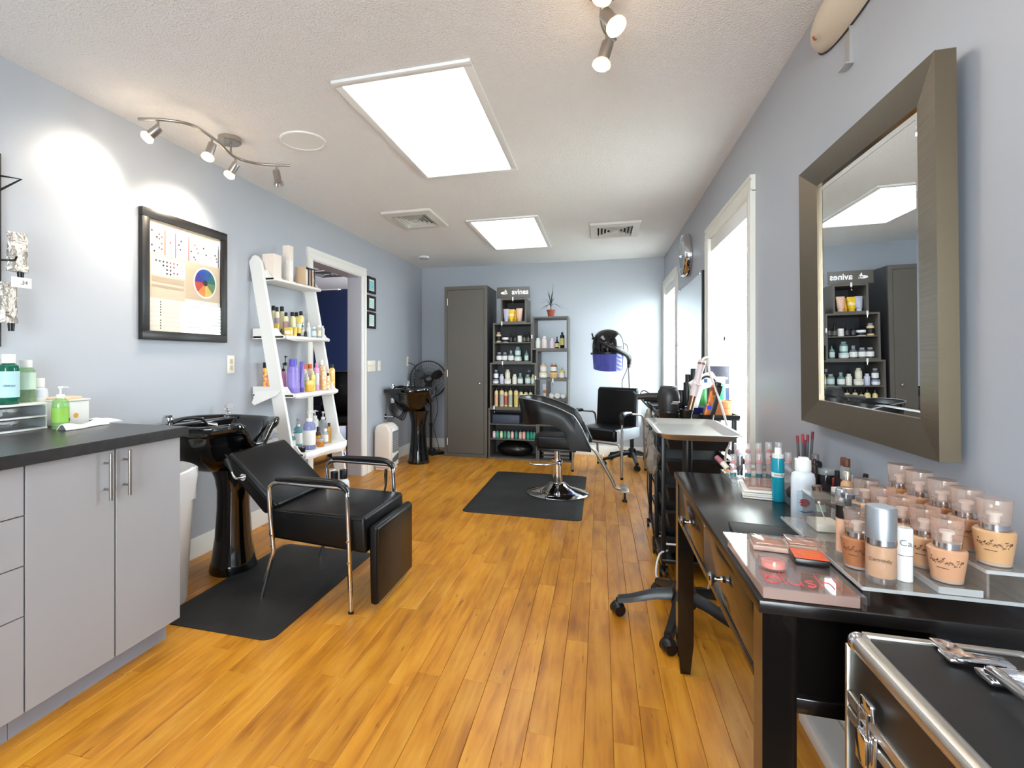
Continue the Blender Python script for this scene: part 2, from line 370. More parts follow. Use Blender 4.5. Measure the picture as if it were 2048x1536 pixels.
# ---- back room seen through the doorway
HX, HY0, HY1, HZ = -5.2, 2.6, 8.2, 2.44
NAVY = mat('navy_wall_paint', (24,35,66), .5)
structure('wall_hall_far', MB().box(HX-.1, L-T, HY1, HY1+.1, 0, HZ), NAVY)
structure('wall_hall_side', MB().box(HX-.1, HX, HY0, HY1, 0, HZ), NAVY)
structure('wall_hall_near', MB().box(HX-.1, L-T, HY0-.1, HY0, 0, HZ), NAVY)
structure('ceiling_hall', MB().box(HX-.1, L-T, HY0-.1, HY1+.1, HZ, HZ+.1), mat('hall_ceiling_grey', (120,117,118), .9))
hf = structure('floor_hall', MB().box(HX-.1, L-T, HY0-.1, HY1+.1, -.06, -.0125).box(L-T, L, d[0], d[1], -.06, -.0125), mat('floor_substrate'))
for i in range(12):
    x = L - PW*(i+.5); y = 3.3 + (i % 3)*.3
    y1_ = d[1] if i < 1 else HY1
    if i < 1: y = d[0]
    while y < y1_ - .01:
        l = min([1.2, .9, 1.4, .7][int(y*7+i) % 4], y1_-y)
        if y1_ - (y+l) < .2: l = y1_ - y
        o = part('plank', plank_mesh(l), FLOORM, hf); o.location = Vector((x, y+l/2, 0)) - ORG[hf]; y += l
# hall ceiling vents, door in the hall, dark furniture
for k, (u, v) in enumerate(((655, 546), (664, 582))):
    c = PZ(HZ, u, v); vt = thing('hall_ceiling_vent', ['square ceiling vent nearer the doorway in the back room', 'square ceiling vent deeper in the back room'][k], 'vent', (c.x, c.y, HZ-.02), group='back room vents')
    part('frame', MB().prism([(-.27,-.27),(.27,-.27),(.27,.27),(-.27,.27)], 'z', HZ-.014, HZ-.001, 0).move((c.x, c.y, 0)), mat('vent_grey', (200,198,196), .5), vt)
    mm = MB()
    for q in (.22, .17, .12, .07):
        for a, b, e, f_ in ((-q,q,-q,-q+.02), (-q,q,q-.02,q), (-q,-q+.02,-q,q), (q-.02,q,-q,q)): mm.box(c.x+a, c.x+b, c.y+e, c.y+f_, HZ-.026, HZ-.014)
    part('louvre', mm, mat('vent_dark', (60,58,60), .6), vt)
c = PY(6.6, 655, 800)
hc = thing('storage_cabinet', 'slate grey low cabinet standing in the back room', 'cabinet', (c.x, 6.75, 0))
part('carcass', MB().rbox(c.x-.28, c.x+.18, 6.6, 6.95, 0, .8, .006), mat('slate_blue', (66,70,86), .5), hc)
for k in range(3): part('drawer', MB().rbox(c.x-.26, c.x+.16, 6.585, 6.6, .06+k*.245, .285+k*.245, .004), mat('slate_blue2', (76,79,94), .5), hc)
# black salon chair in the back room
bc = thing('salon_chair', 'black upholstered chair half hidden behind the doorway jamb', 'chair', (-3.0, 5.75, 0), .5)
part('seat', MB().rbox(-.27,.27,-.25,.25,.40,.50,.03), VINYL, bc, False)
part('backrest', MB().rbox(-.26,.26,.2,.3,.48,1.05,.04), VINYL, bc, False)
for s in (-1, 1): part('armrest', MB().rbox(s*.3-.035, s*.3+.035, -.22,.22,.58,.66,.02).box(s*.3-.02,s*.3+.02,-.03,.03,.45,.6), VINYL, bc, False)
part('column', MB().cyl((0,0,.03),(0,0,.41),.035), CHROME, bc, False)
part('base', MB().lathe([(0,0),(.26,0),(.26,.012),(.1,.035),(.05,.05),(0,.05)], n=28), CHROME, bc, False)
# ================================================================ ceiling fittings
def emis(name, rgb, s):
    if name in MATS: return MATS[name]
    m = bpy.data.materials.new(name); m.use_nodes = True; MATS[name] = m; N = m.node_tree.nodes; N.clear()
    o = N.new('ShaderNodeOutputMaterial'); e = N.new('ShaderNodeEmission'); e.inputs[0].default_value = (*lin(rgb),1); e.inputs[1].default_value = s
    m.node_tree.links.new(e.outputs[0], o.inputs[0]); return m
for k, (y0, y1) in enumerate(((2.04, 3.315), (4.42, 5.69), (-.36, .91))):  # third panel is out of view, added to brighten the room
    x0, x1 = -1.155, -.513
    t = thing('ceiling_light_panel', ['large recessed light panel nearest the camera in the ceiling', 'recessed light panel between the two ceiling vents', 'unseen light panel added over the photographer to brighten the room'][k], 'ceiling light', ((x0+x1)/2, (y0+y1)/2, H-.015), group='recessed ceiling panels')
    q = .04
    for nm, b in (('frame_rail', (x0,x1,y0,y0+q)), ('frame_rail', (x0,x1,y1-q,y1)), ('frame_rail', (x0,x0+q,y0+q,y1-q)), ('frame_rail', (x1-q,x1,y0+q,y1-q))):
        part(nm, MB().rbox(*b, H-.016, H-.0005, .005), WHITE, t)
    part('diffuser', MB().box(x0+q, x1-q, y0+q, y1-q, H-.008, H-.002), emis('panel_diffuser', (236,245,255), PANEL_E), t)
def louvre_vent(x0, x1, y0, y1, label):
    cx_, cy_ = (x0+x1)/2, (y0+y1)/2
    t = thing('ceiling_vent', label, 'vent', (cx_, cy_, H-.03), group='square louvred vents')
    ax, ay = (x1-x0)/2, (y1-y0)/2
    rect = lambda fx, z: [(cx_-ax*fx, cy_-ay*fx, z), (cx_+ax*fx, cy_-ay*fx, z), (cx_+ax*fx, cy_+ay*fx, z), (cx_-ax*fx, cy_+ay*fx, z)]
    VW = mat('vent_white', (220,217,210), .5)
    m = MB(); m.loft([rect(1.0, H-.001), rect(.98, H-.02), rect(.70, H-.028), rect(.70, H-.004)], cap=False); part('frame', m, VW, t)
    part('throat', MB().box(cx_-ax*.7, cx_+ax*.7, cy_-ay*.7, cy_+ay*.7, H-.003, H-.001), mat('vent_throat', (22,21,22), .8), t)
    for f_ in (.62, .48, .34, .20):
        m = MB(); m.loft([rect(f_-.05, H-.004), rect(f_, H-.028), rect(f_+.015, H-.028), rect(f_-.03, H-.004)], cap=False); part('louvre_ring', m, VW, t)
    part('centre_plate', MB().loft([rect(.1, H-.012), rect(.1, H-.028)]), VW, t)
louvre_vent(-1.78, -1.345, 3.98, 4.535, 'square louvred vent nearer the left wall')
louvre_vent(-.09, .36, 4.84, 5.41, 'square louvred vent nearer the right wall window')
c = (-1.62, 2.56)
t = thing('ceiling_speaker', 'round flush ceiling speaker with pale grey grille', 'speaker', (*c, H-.01))
part('ring', MB().lathe([(.112,0),(.128,0),(.126,-.008),(.116,-.01),(.112,-.006)], (*c, H-.0005), 40), WHITE, t)
part('grille', MB().lathe([(0,-.004),(.08,-.0035),(.112,-.002),(.112,-.001),(0,-.001)], (*c, H), 40), mat('speaker_grille', (150,152,155), .7), t)
c = (-2.05, 5.86)
t = thing('smoke_detector', 'small white round detector on the ceiling by the back wall', 'smoke detector', (*c, H-.03))
part('body', MB().lathe([(.06,0),(.062,-.012),(.05,-.026),(.02,-.03),(0,-.03)], (*c, H-.0005), 28), WHITE, t)
part('vent_ring', MB().lathe([(.054,-.0225),(.056,-.022),(.045,-.0295),(.043,-.029)], (*c, H-.0005), 28), mat('detector_grey', (170,170,170), .6), t)
# ---- S-shaped track lights
def head(t, p, d, lit=True, empty=False, w=1.0):
    """pivot post down from the bar at p, cylindrical cup pointing along d with a reflector bulb"""
    p = Vector(p); d = Vector(d).normalized(); j = p + Vector((0,0,-.045))
    h = part('spot_head', MB().cyl(p, j, .006).ball(j, .009), NICKEL, t)
    a = j - d*.012
    part('cup', MB().lathe([(0,0),(.020,0),(.021,.004),(.021,.062),(.019,.062),(.019,.05),(0,.05)], n=22).xf(align(a, d)), NICKEL, h)
    if empty:
        part('collar', MB().lathe([(.019,.058),(.026,.072),(.029,.088),(.026,.088),(.015,.07),(0,.07)], n=22).xf(align(a, d)), NICKEL, h); return
    part('bulb_rim', MB().lathe([(.019,.056),(.026,.064),(.032,.074),(.032,.084),(.0285,.086)], n=22).xf(align(a, d)), clear('bulb_glass_rim', (255,240,220), solid=.45, body=(235,215,185)), h)
    part('bulb', MB().lathe([(0,.06),(.018,.06),(.026,.072),(.0285,.085),(.022,.092),(.012,.0955),(0,.097)], n=22).xf(align(a, d)), emis('warm_bulb', (255,236,205), BULB_E) if lit else WHITE, h)
    ld = bpy.data.lights.new('bulb_light', 'SPOT'); ld.energy = SPOT_W*w; ld.color = (1.0, .86, .68); ld.spot_size = 2.0; ld.spot_blend = 1.0; ld.shadow_soft_size = .03
    lo = bpy.data.objects.new('bulb_light', ld); COL.objects.link(lo); lo.matrix_world = align(a + d*.105, -d)
def track(label, canopy, pts, heads, cr=.062):
    t = thing('track_light', label, 'track light', (canopy[0], canopy[1], H-.1), group='curved spot tracks')
    part('canopy', MB().lathe([(0,0),(cr,0),(cr,-.024),(cr-.004,-.028),(0,-.028)], (canopy[0], canopy[1], H-.0005), 32), NICKEL, t)
    part('bar', MB().tube(pts, .0075, 10, smooth=8), NICKEL, t)
    for q in canopy[2]: part('bar_post', MB().cyl((q[0], q[1], H-.02), (q[0], q[1], 2.355), .0055), NICKEL, t)
    for i, (p, d_, kw) in enumerate(heads): head(t, p, d_, **kw)
zb = 2.355
bp = [PZ(zb, u, v) for u, v in ((277,238),(330,240),(385,251),(432,281),(470,314),(520,328),(580,331))]
hp = [PZ(zb, u, v) for u, v in ((316,239.5),(424,274),(471,315),(553,330.5))]
track('brushed nickel four-spot track on the ceiling above the framed colour chart', (-2.0, 2.42, [(-1.985, 2.36), (-2.0, 2.43)]), bp,
      [(hp[0], (-.75,-.35,-.75), dict(w=.5)), (hp[1], (-.25,-.2,-1), {}), (hp[2], (-.62,-.1,-.9), {}), (hp[3], (.25,-.05,-1), dict(empty=True))])
bp = [PZ(zb, u, v) for u, v in ((1236,-120),(1222,-70),(1210,-15),(1203,30),(1211,63),(1230,80))]
track('brushed nickel spot track at the top edge over the room', (.017, 1.76, [(.012, 1.72)]), bp,
      [(PZ(zb,1213,3), (.42,-.35,-.8), dict(w=.3)), (PZ(zb,1214,66), (-.3,.05,-1), dict(w=.5)), (PZ(zb,1224,-72), (-.5,-.4,-1), dict(w=.5))])
# ---- emergency light on the right wall
t = thing('emergency_light', 'beige wall-mounted emergency light touching the ceiling', 'emergency light', (R, 1.85, 2.2))
prof = [(-.27,0),(-.25,.075),(-.17,.115),(0,.12),(.17,.115),(.25,.075),(.27,0)]
rings = []
for j in range(13):
    a = j/12; y = 1.84 + (a-.5)*.52; k = max(.02, (1-abs(2*a-1)**2.6))
    hgt = .072*k**.5; dep = .075*k**.6
    rings.append([(R-.001-dep*max(0,math.sin(PI*i/11)), y, 2.305+hgt*math.cos(PI*i/11)) for i in range(12)])
BEIGE = mat('beige_plastic', (224,210,188), .4)
part('housing', MB().loft(rings), BEIGE, t)
part('back_plate', MB().prism([(1.84+.262*math.cos(2*PI*i/28)*(1 if True else 0), 2.305+.074*(abs(math.sin(2*PI*i/28))**.7)*(1 if math.sin(2*PI*i/28) >= 0 else -1)) for i in range(28)], 'x', R-.006, R-.0005), mat('dark_seam', (60,58,56), .6), t)
lens_c = Vector((R-.062, 1.70, 2.292))
part('lamp_ring', MB().lathe([(.034,0),(.042,.003),(.044,.012),(.036,.014)], n=26).xf(align(lens_c, (-.8,-.1,-.55))), BEIGE, t)
part('lens', MB().lathe([(0,.016),(.02,.013),(.036,.006),(.036,0),(0,0)], n=26).xf(align(lens_c, (-.8,-.1,-.55))), clear('emergency_lens', (225,225,235), solid=.4, body=(190,190,205)), t)
part('test_button', MB().lathe([(0,.004),(.008,.003),(.009,0),(0,0)], n=16).xf(align(Vector((R-.066, 1.955, 2.262)), (-.8,.15,-.6))), mat('amber_indicator', (170,90,40), .3), t)
br = thing('metal_bracket', 'small galvanised angle bracket below the emergency light', 'bracket', (R, 1.87, 2.11))
part('plate', MB().box(R-.003, R-.0005, 1.85, 1.90, 2.115, 2.225), STEEL, br)
part('flange', MB().box(R-.012, R-.0005, 1.845, 1.85, 2.115, 2.225), STEEL, br)
part('flange', MB().box(R-.022, R-.0005, 1.845, 1.90, 2.110, 2.115), STEEL, br)
# ================================================================ bottles, jars, tubes and boxes
_bm = {}
def cached(key, fn, m):
    key = (key, m.name)
    if key not in _bm:
        me = mesh(key[0][0], fn()); me.materials.append(m); _bm[key] = me
    return _bm[key]
SH = {  # body profile (fraction of r, fraction of h); cap: (r fraction, z0, z1); label band z0 z1
 'round':  ([(0,0),(.93,0),(1,.02),(1,.60),(.95,.66),(.75,.72),(.42,.755),(.40,.79),(0,.79)], (.52,.77,1), (.12,.52)),
 'wide':   ([(0,0),(.93,0),(1,.02),(1,.70),(.92,.77),(.6,.81),(.58,.83),(0,.83)], (.66,.82,1), (.15,.6)),
 'slim':   ([(0,0),(.93,0),(1,.015),(1,.76),(.9,.81),(.5,.84),(.48,.86),(0,.86)], (.55,.84,1), (.2,.62)),
 'spray':  ([(0,0),(.93,0),(1,.015),(1,.74),(.88,.79),(.66,.82),(.64,.84),(0,.84)], (.62,.82,1), (.1,.62)),
 'can':    ([(0,0),(.95,0),(1,.015),(1,.80),(.96,.82),(0,.82)], (.97,.81,1), (.1,.7)),
 'jar':    ([(0,0),(.95,0),(1,.03),(1,.60),(.96,.64),(0,.64)], (1.03,.62,1), (.1,.56)),
 'tub':    ([(0,0),(.82,0),(.84,.03),(.98,.74),(0,.76)], (1.02,.74,1), (.12,.66)),
 'dropper':([(0,0),(.95,0),(1,.02),(1,.46),(.9,.52),(.4,.56),(0,.57)], (.46,.55,.72), (.1,.42)),
 'pump':   ([(0,0),(.93,0),(1,.02),(1,.58),(.93,.65),(.6,.71),(.45,.73),(0,.73)], (.5,.72,.81), (.12,.5)),
 'nozzle': ([(0,0),(.93,0),(1,.02),(1,.58),(.9,.66),(.5,.74),(.3,.78),(0,.78)], (.34,.76,.84), (.1,.5)),
 'flask':  ([(0,0),(.9,0),(1,.03),(1,.55),(.85,.63),(.5,.70),(.4,.76),(0,.76)], (.46,.75,1), (.1,.5)),
}
def bottle(label, loc, h, r, body, cap=None, lab=None, shape='round', cat='bottle', group=None, name='bottle', rz=0, sq=1.0, n=20, cut=None, lz=None):
    q = lambda x: round(x, 3)
    h, r = q(h), round(r, 4); t = thing(name, label, cat, loc, rz, group)
    if shape == 'tube':
        cm = cached(('cap','tube',h,r), lambda: MB().lathe([(0,0),(.7*r,0),(.74*r,.01*h),(.74*r,.16*h),(0,.16*h)], n=n), cap or WHITE)
        def fn():
            rings = []
            for z, a, b in ((.15,.74,.74),(.2,.86,.86),(.45,.95,.72),(.75,1.02,.4),(.93,1.08,.1),(1,1.08,.07)):
                rings.append([(r*a*math.cos(2*PI*i/n), r*b*math.sin(2*PI*i/n), h*z) for i in range(n)])
            return MB().loft(rings)
        part('tube_body', cached(('tube_body',h,r), fn, body), body, t); part('cap', cm, cap, t)
        if lab:
            def fl():
                rings = []
                for z, a, b in ((.42,.95,.74),(.62,1.0,.57)): rings.append([(r*a*1.01*math.cos(2*PI*i/n), r*b*1.03*math.sin(2*PI*i/n), h*z) for i in range(n)])
                return MB().loft(rings, cap=False)
            part('label', cached(('label','tube',h,r), fl, lab), lab, t)
        return t
    if shape == 'box':
        d_ = r*2*sq
        part('carton', cached(('carton',h,r,q(sq)), lambda: MB().rbox(-r,r,-d_/2,d_/2,0,h,.0015,1), body), body, t)
        if lab: part('label', cached(('label','box',h,r,q(sq)), lambda: MB().box(-r*.8,r*.8,-d_/2-.0006,-d_/2,h*.15,h*.6).box(r,r+.0006,-d_*.35,d_*.35,h*.15,h*.6), lab), lab, t)
        if cap: part('lid_flap', cached(('lid_flap',h,r,q(sq)), lambda: MB().box(-r*1.01,r*1.01,-d_*.505,d_*.505,h,h+.003), cap), cap, t)
        return t
    prof, cp, lb = SH[shape]; lz = lz or lb
    part('body', cached(('body',shape,h,r,q(sq)), lambda: MB().lathe([(a*r, b*h) for a, b in prof], n=n, sy=sq), body), body, t)
    cap = cap or WHITE; cr = cp[0]*r
    part('cap' if shape not in ('jar','tub') else 'lid', cached(('cap',shape,h,r), lambda: MB().lathe([(0,cp[1]*h),(cr,cp[1]*h),(cr,cp[2]*h-.002),(cr-.0015,cp[2]*h),(0,cp[2]*h)], n=n, sy=sq if cp[0] > .8 else 1), cap), cap, t)
    if shape == 'dropper': part('dropper_bulb', cached(('dropper_bulb',h,r), lambda: MB().lathe([(0,.71*h),(.26*r,.71*h),(.28*r,.8*h),(.24*r,.95*h),(.12*r,h),(0,h)], n=12), cap), cap, t)
    if shape == 'nozzle': part('nozzle_tip', cached(('nozzle_tip',h,r), lambda: MB().lathe([(0,.83*h),(.2*r,.83*h),(.08*r,h),(0,h)], n=10), cap), cap, t)
    if shape == 'pump':
        part('pump_head', cached(('pump_head',h,r), lambda: MB().cyl((0,0,.8*h),(0,0,.95*h),.13*r,n=8).rbox(-.28*r,.28*r,-.24*r,.24*r,.945*h,h,.002).tube([(0,0,.975*h),(.75*r,0,.975*h),(.85*r,0,.955*h)],.1*r,8), cap), cap, t)
    if lab:
        part('label', cached(('label',shape,h,r,q(sq),lz), lambda: MB().lathe([(r*1.012,lz[0]*h),(r*1.018,lz[0]*h),(r*1.018,lz[1]*h),(r*1.012,lz[1]*h)], n=n, sy=sq), lab), lab, t)
    return t
ORD = ['first','second','third','fourth','fifth','sixth','seventh','eighth','ninth','tenth','eleventh','twelfth','thirteenth']
def on_plane(kind, val, u, v): return {'x': PX, 'y': PY, 'z': PZ}[kind](val, u, v)
def shelf_row(items, y, z, where, group, o, sc, jitter=0):
    """items: (u centre, v top, v base, width, desc, shape, body, cap, label) in crop pixels; stands them on a shelf facing -Y"""
    for i, it in enumerate(items):
        u, v0, v1, w_, desc, shape, bd, cp, lb = it[:9]; kw = it[9] if len(it) > 9 else {}
        yy = y + kw.pop('dy', 0); zz = kw.pop('z', z); ordn = kw.pop('ord', ORD[i])
        p = PY(yy, o[0]+u/sc, o[1]+v1/sc); k = mpp(p)/sc
        lab = '%s, %s' % (desc, kw.pop('pos', '%s from left on the %s' % (ordn, where)))
        bottle(lab, (p.x, yy, zz), (v1-v0)*k, w_*k/2, bd, cp, lb, shape, group=group, name=kw.pop('name', NAME.get(shape, 'bottle')), cat=kw.pop('cat', CAT.get(shape, 'bottle')), **kw)
NAME = {'tube':'squeeze_tube','tub':'product_tub','jar':'cream_jar','box':'product_carton','can':'spray_can','dropper':'dropper_bottle','pump':'pump_bottle','spray':'spray_bottle','nozzle':'nozzle_bottle'}
CAT = {'tube':'tube','tub':'tub','jar':'jar','box':'carton','can':'can'}
CLW = clear('milky_clear', (235,238,240), solid=.35, body=(220,224,228))
FROST = mat('frosted_white', (232,234,236), .3)
BCAP = mat('black_cap', (14,13,14), .3)
LABW = mat('white_label_paper', (240,238,234), .6)
# ================================================================ left side: base cabinets and counter
CF = -1.72
def cab(name, label, y0, y1, faces, cat='cabinet', group=None):
    t = thing(name, label, cat, ((L+CF)/2, (y0+y1)/2, 0), group=group)
    part('carcass', MB().box(L+.006, CF-.018, y0+.001, y1-.001, .1, .872), CABGREY, t)
    part('toe_kick', MB().box(L+.006, CF-.075, y0, y1, 0, .1), mat('toe_kick_grey', (150,154,166), .5), t)
    return t
c1 = cab('base_cabinet', 'light grey two-door base cabinet under the black counter', 1.168, 1.78, None)
for y0, y1, hy in ((1.168, 1.474, 1.433), (1.478, 1.78, 1.51)):
    dd = part('door', MB().rbox(CF-.017, CF, y0+.0015, y1-.0015, .1, .868, .0012, 1), CABGREY, c1)
    hx = CF+.03
    part('handle', MB().cyl((hx,hy,.692), (hx,hy,.86), .0062, n=14).cyl((CF,hy,.73),(hx,hy,.73),.004,n=10).cyl((CF,hy,.825),(hx,hy,.825),.004,n=10), NICKEL, dd)
c2 = cab('drawer_cabinet', 'light grey base cabinet with a stack of drawers at the left edge', .62, 1.166, None)
for z0, z1 in ((.715,.868),(.559,.712),(.403,.556),(.1,.40)):
    dd = part('drawer_front', MB().rbox(CF-.017, CF, .622, 1.164, z0, z1, .0012, 1), CABGREY, c2)
    part('handle', MB().cyl((CF+.03,.82,(z0+z1)/2), (CF+.03,.99,(z0+z1)/2), .0062).cyl((CF,.85,(z0+z1)/2),(CF+.03,.85,(z0+z1)/2),.004).cyl((CF,.96,(z0+z1)/2),(CF+.03,.96,(z0+z1)/2),.004), NICKEL, dd)
solo('countertop', MB().rbox(L+.005, -1.695, .6, 1.80, .8725, .912, .0015, 1), blotch('black_laminate', (38,35,36), (46,43,43), .30, 30), 'long black laminate countertop on the light grey cabinets', 'countertop')
CT = .9125
# ---- things on the counter
t = thing('drawer_organizer', 'white desktop organizer with two clear drawers on the black counter', 'organizer', (-2.27, 1.43, CT))
x0, x1, y0, y1 = -2.352, -2.2, 1.25, 1.58
part('shell', MB().rbox(x0,x1,y0,y1,CT,CT+.008,.002).rbox(x0,x1,y0,y1,CT+.05,CT+.057,.002).rbox(x0,x1,y0,y1,CT+.10,CT+.108,.002).box(x0,x1-.004,y0,y0+.006,CT,CT+.105).box(x0,x1-.004,y1-.006,y1,CT,CT+.105).box(x0,x0+.005,y0,y1,CT,CT+.105), WHITE, t)
for k in range(2):
    z = CT+.010+k*.049
    dd = part('drawer', MB().rbox(x0+.01,x1+.003,y0+.009,y1-.009,z,z+.037,.003), clear('drawer_clear', (226,228,232), solid=.06), t)
    part('drawer_pull', MB().prism([(x1+.003,1.36),(x1+.012,1.38),(x1+.014,1.415),(x1+.012,1.45),(x1+.003,1.47)],'z',z+.027,z+.037), ACRYL, dd)
solo('sponge_pad', MB().rbox(-2.33,-2.22,1.30,1.43,CT+.063,CT+.085,.008), FROST, 'white pad inside the upper clear organizer drawer', 'pad')
m = MB()
for k in range(26):
    a = rnd.random()*PI; x, y = rnd.uniform(-2.32,-2.235), rnd.uniform(1.29,1.53); z = CT+.013+k*.0005
    m.tube([(x,y,z),(x+.025*math.cos(a),y+.025*math.sin(a),z+.003)], .0022, 5)
solo('hair_pins', m, mat('copper_pins', (150,98,80), .4, .6), 'loose brown hair pins inside the lower clear organizer drawer', 'hair pins', kind='stuff')
zt = CT+.1085
TEALL = clear('teal_liquid', (60,178,150), solid=.25, body=(40,150,125)); GRNL = clear('pale_green_liquid', (205,228,200), solid=.2, body=(200,225,190))
def cb(label, u, vb, z, h, r, *a, X=None, **k):
    p = PX(X, u, vb); return bottle(label, (X, p.y, z), h, r, *a, **k)
b_ = cb('teal cleanser bottle with pale blue label on the white organizer', 17, 805, zt, .198, .034, TEALL, WHITE, mat('pale_teal_label', (190,226,232), .5), 'wide', X=-2.255, lz=(.14,.66))
lb_mat = mat('teal_print', (50,110,125), .6)
part('lettering', text_mb('cleanse', .0135, Matrix.Rotation(-.55,4,'Z') @ Matrix.Translation((.0353,0,.075)) @ Matrix.Rotation(PI/2,4,'Z') @ Matrix.Rotation(PI/2,4,'X'), .0004), lb_mat, b_, False)
cb('clear pale green bottle with white cap behind the teal cleanser', 52, 802, zt, .175, .032, GRNL, WHITE, mat('pale_green_label', (205,228,210), .5), 'wide', X=-2.30, lz=(.3,.7))
cb('pump bottle with a tan cap at the left end of the counter', -8, 805, zt, .17, .03, CLW, mat('tan_cap', (224,196,160), .5), None, 'pump', X=-2.31)
cb('grey-white bottle with white cap behind the green pump bottle', 77, 805, CT, .205, .033, mat('pale_grey_bottle', (206,212,220), .4), WHITE, LABW, 'wide', X=-2.315)
gb = cb('bright green labelled pump bottle on the black counter', 121, 846, CT, .175, .030, clear('soap_clear_green', (206,236,190), solid=.3, body=(190,225,160)), WHITE, mat('lime_label', (148,200,84), .5), 'pump', X=-2.145, name='pump_bottle', rz=.9, lz=(.16,.5))
part('label_panel', MB().box(.0295,.0312,-.012,.012,.03,.042), mat('dark_green_print', (40,60,40), .5), gb, False)
t = thing('tissue_box', 'white box with an orange dot and a lid on the counter', 'box', (-2.25, 1.70, CT))
part('carton', MB().rbox(-2.305,-2.195,1.635,1.755,CT,CT+.104,.003), WHITE, t)
part('orange_dot', MB().lathe([(0,.0008),(.011,.0008),(.011,0),(0,0)], n=24).xf(align(Vector((-2.195,1.695,CT+.042)), (1,0,0))), mat('orange_print', (238,168,40), .5), t)
part('lid', MB().rbox(-2.31,-2.19,1.63,1.76,CT+.1045,CT+.112,.003), mat('cream_card', (236,232,222), .5), t)
solo('wooden_spatula_pack', MB().rbox(-2.30,-2.215,1.632,1.74,CT+.1125,CT+.124,.004), mat('pale_tan', (226,198,168), .6), 'tan spatula pack lying on the white box', 'pack')
solo('folded_towel', MB().sheet(lambda u, v: (-2.105-.03*u+.055*v+.006*math.sin(7*u), 1.545+.21*u, CT+.003+.022*math.sin(PI*v)*(.8+.3*math.sin(8*u+2*v))), 18, 8).thick(.004), mat('white_terry', (242,242,240), .95, bump=(300,.5,.003)), 'crumpled white towel along the front of the white box', 'towel')
solo('folded_cloth', MB().sheet(lambda u, v: (-2.27+.14*v, 1.785+.07*u-.01*math.sin(4*v), CT+.003+.016*math.sin(PI*v)*(.8+.3*math.sin(6*u))), 10, 8).thick(.004), mat('white_terry'), 'small folded white cloth right of the white box', 'cloth')
# ---- wire rack with colour tubes at the very left
rk = thing('wire_rack', 'black wire wall rack at the left edge', 'rack', (L, 1.46, 1.3))
WIRE = mat('black_wire', (22,22,22), .4)
part('rail', MB().cyl((L+.012,1.497,1.25),(L+.012,1.497,2.035),.006).cyl((L+.012,1.22,1.25),(L+.012,1.22,2.035),.006), WIRE, rk)
for z in (1.30,1.62,1.95): part('cross_wire', MB().cyl((L+.012,1.22,z),(L+.012,1.5,z),.004), WIRE, rk)
part('hook', MB().tube([(L+.012,1.497,1.945),(L+.10,1.52,1.93),(L+.012,1.497,1.885)], .0045, 8), WIRE, rk)
part('hook', MB().tube([(L+.012,1.485,1.60),(L+.11,1.49,1.595),(L+.12,1.49,1.61)], .004, 8), WIRE, rk)
FOIL = mat('crumpled_foil', (200,192,182), .32, .9, bump=(45,.9,.01))
def foil_tube(c, h, w_, label):
    n = 16; rings = []
    r2 = random.Random(int(h*1000))
    for j in range(12):
        a = j/11; rings.append([(c[0]+.022*(.25+.75*(1-a))*math.cos(2*PI*i/n)+r2.uniform(-.004,.004), c[1]+w_*math.sin(2*PI*i/n)+r2.uniform(-.004,.004), c[2]+.02+a*h) for i in range(n)])
    t = thing('colour_tube', label, 'tube', c, group='foil colour tubes on the wall rack')
    part('tube_body', MB().loft(rings), FOIL, t, ang=25)
    part('cap', MB().lathe([(0,-.012),(.010,-.012),(.012,.02),(0,.02)], (c[0], c[1]+.012, c[2]), 14), BCAP, t)
foil_tube((L+.075, 1.522, 1.535), .16, .037, 'crumpled silver colour tube hanging on the wall rack, upper one')
foil_tube((L+.06, 1.497, 1.325), .165, .032, 'crumpled silver colour tube hanging on the wall rack, lower one')
tg = thing('price_tag', 'small white price tag on the wall rack', 'price tag', (L+.12, 1.50, 1.49))
part('card', MB().box(L+.119,L+.1205,1.47,1.545,1.487,1.528), LABW, tg)
part('lettering', text_mb('.34', .022, Matrix.Translation((L+.1208,1.53,1.507)) @ Matrix.Rotation(PI/2,4,'Z') @ Matrix.Rotation(PI/2,4,'X'), .0003, 'RIGHT'), BCAP, tg)
# ---- framed colour chart
PYa, PYb, PZa, PZb = 2.157, 2.80, 1.305, 2.012
fw = .048
t = thing('framed_poster', 'black framed hair colour chart with a round colour wheel', 'picture', (L, (PYa+PYb)/2, PZa))
FRB = mat('black_frame_wood', (30,27,26), .35)
for b in ((PYa,PYb,PZa,PZa+fw),(PYa,PYb,PZb-fw,PZb),(PYa,PYa+fw,PZa+fw,PZb-fw),(PYb-fw,PYb,PZa+fw,PZb-fw)):
    part('frame_rail', MB().rbox(L+.001, L+.03, *b, .003), FRB, t)
ya, yb, za, zb_ = PYa+fw, PYb-fw, PZa+fw, PZb-fw; PWd, PHt = yb-ya, zb_-za
XP = L+.012
sheet_ = part('poster', MB().box(L+.002, XP, ya, yb, za, zb_), mat('poster_beige', (226,208,184), .6), t)
def pr(col, x0, x1, z0, z1, lay=1):    # printed rectangle in poster fractions (0..1 left-right, 0..1 bottom-top)
    part('print_block', MB().box(XP, XP+.0004*lay, ya+x0*PWd, ya+x1*PWd, za+z0*PHt, za+z1*PHt), mat('print_%d_%d_%d' % col, col, .6), sheet_)
pr((246,246,244), .0,1,.70,.955); pr((246,246,246), .04,.47,.515,.675)
pr((246,240,228), .0,.47,.005,.30); pr((238,238,236), .47,1,.005,.33); pr((214,196,170), .485,1,.335,.69)
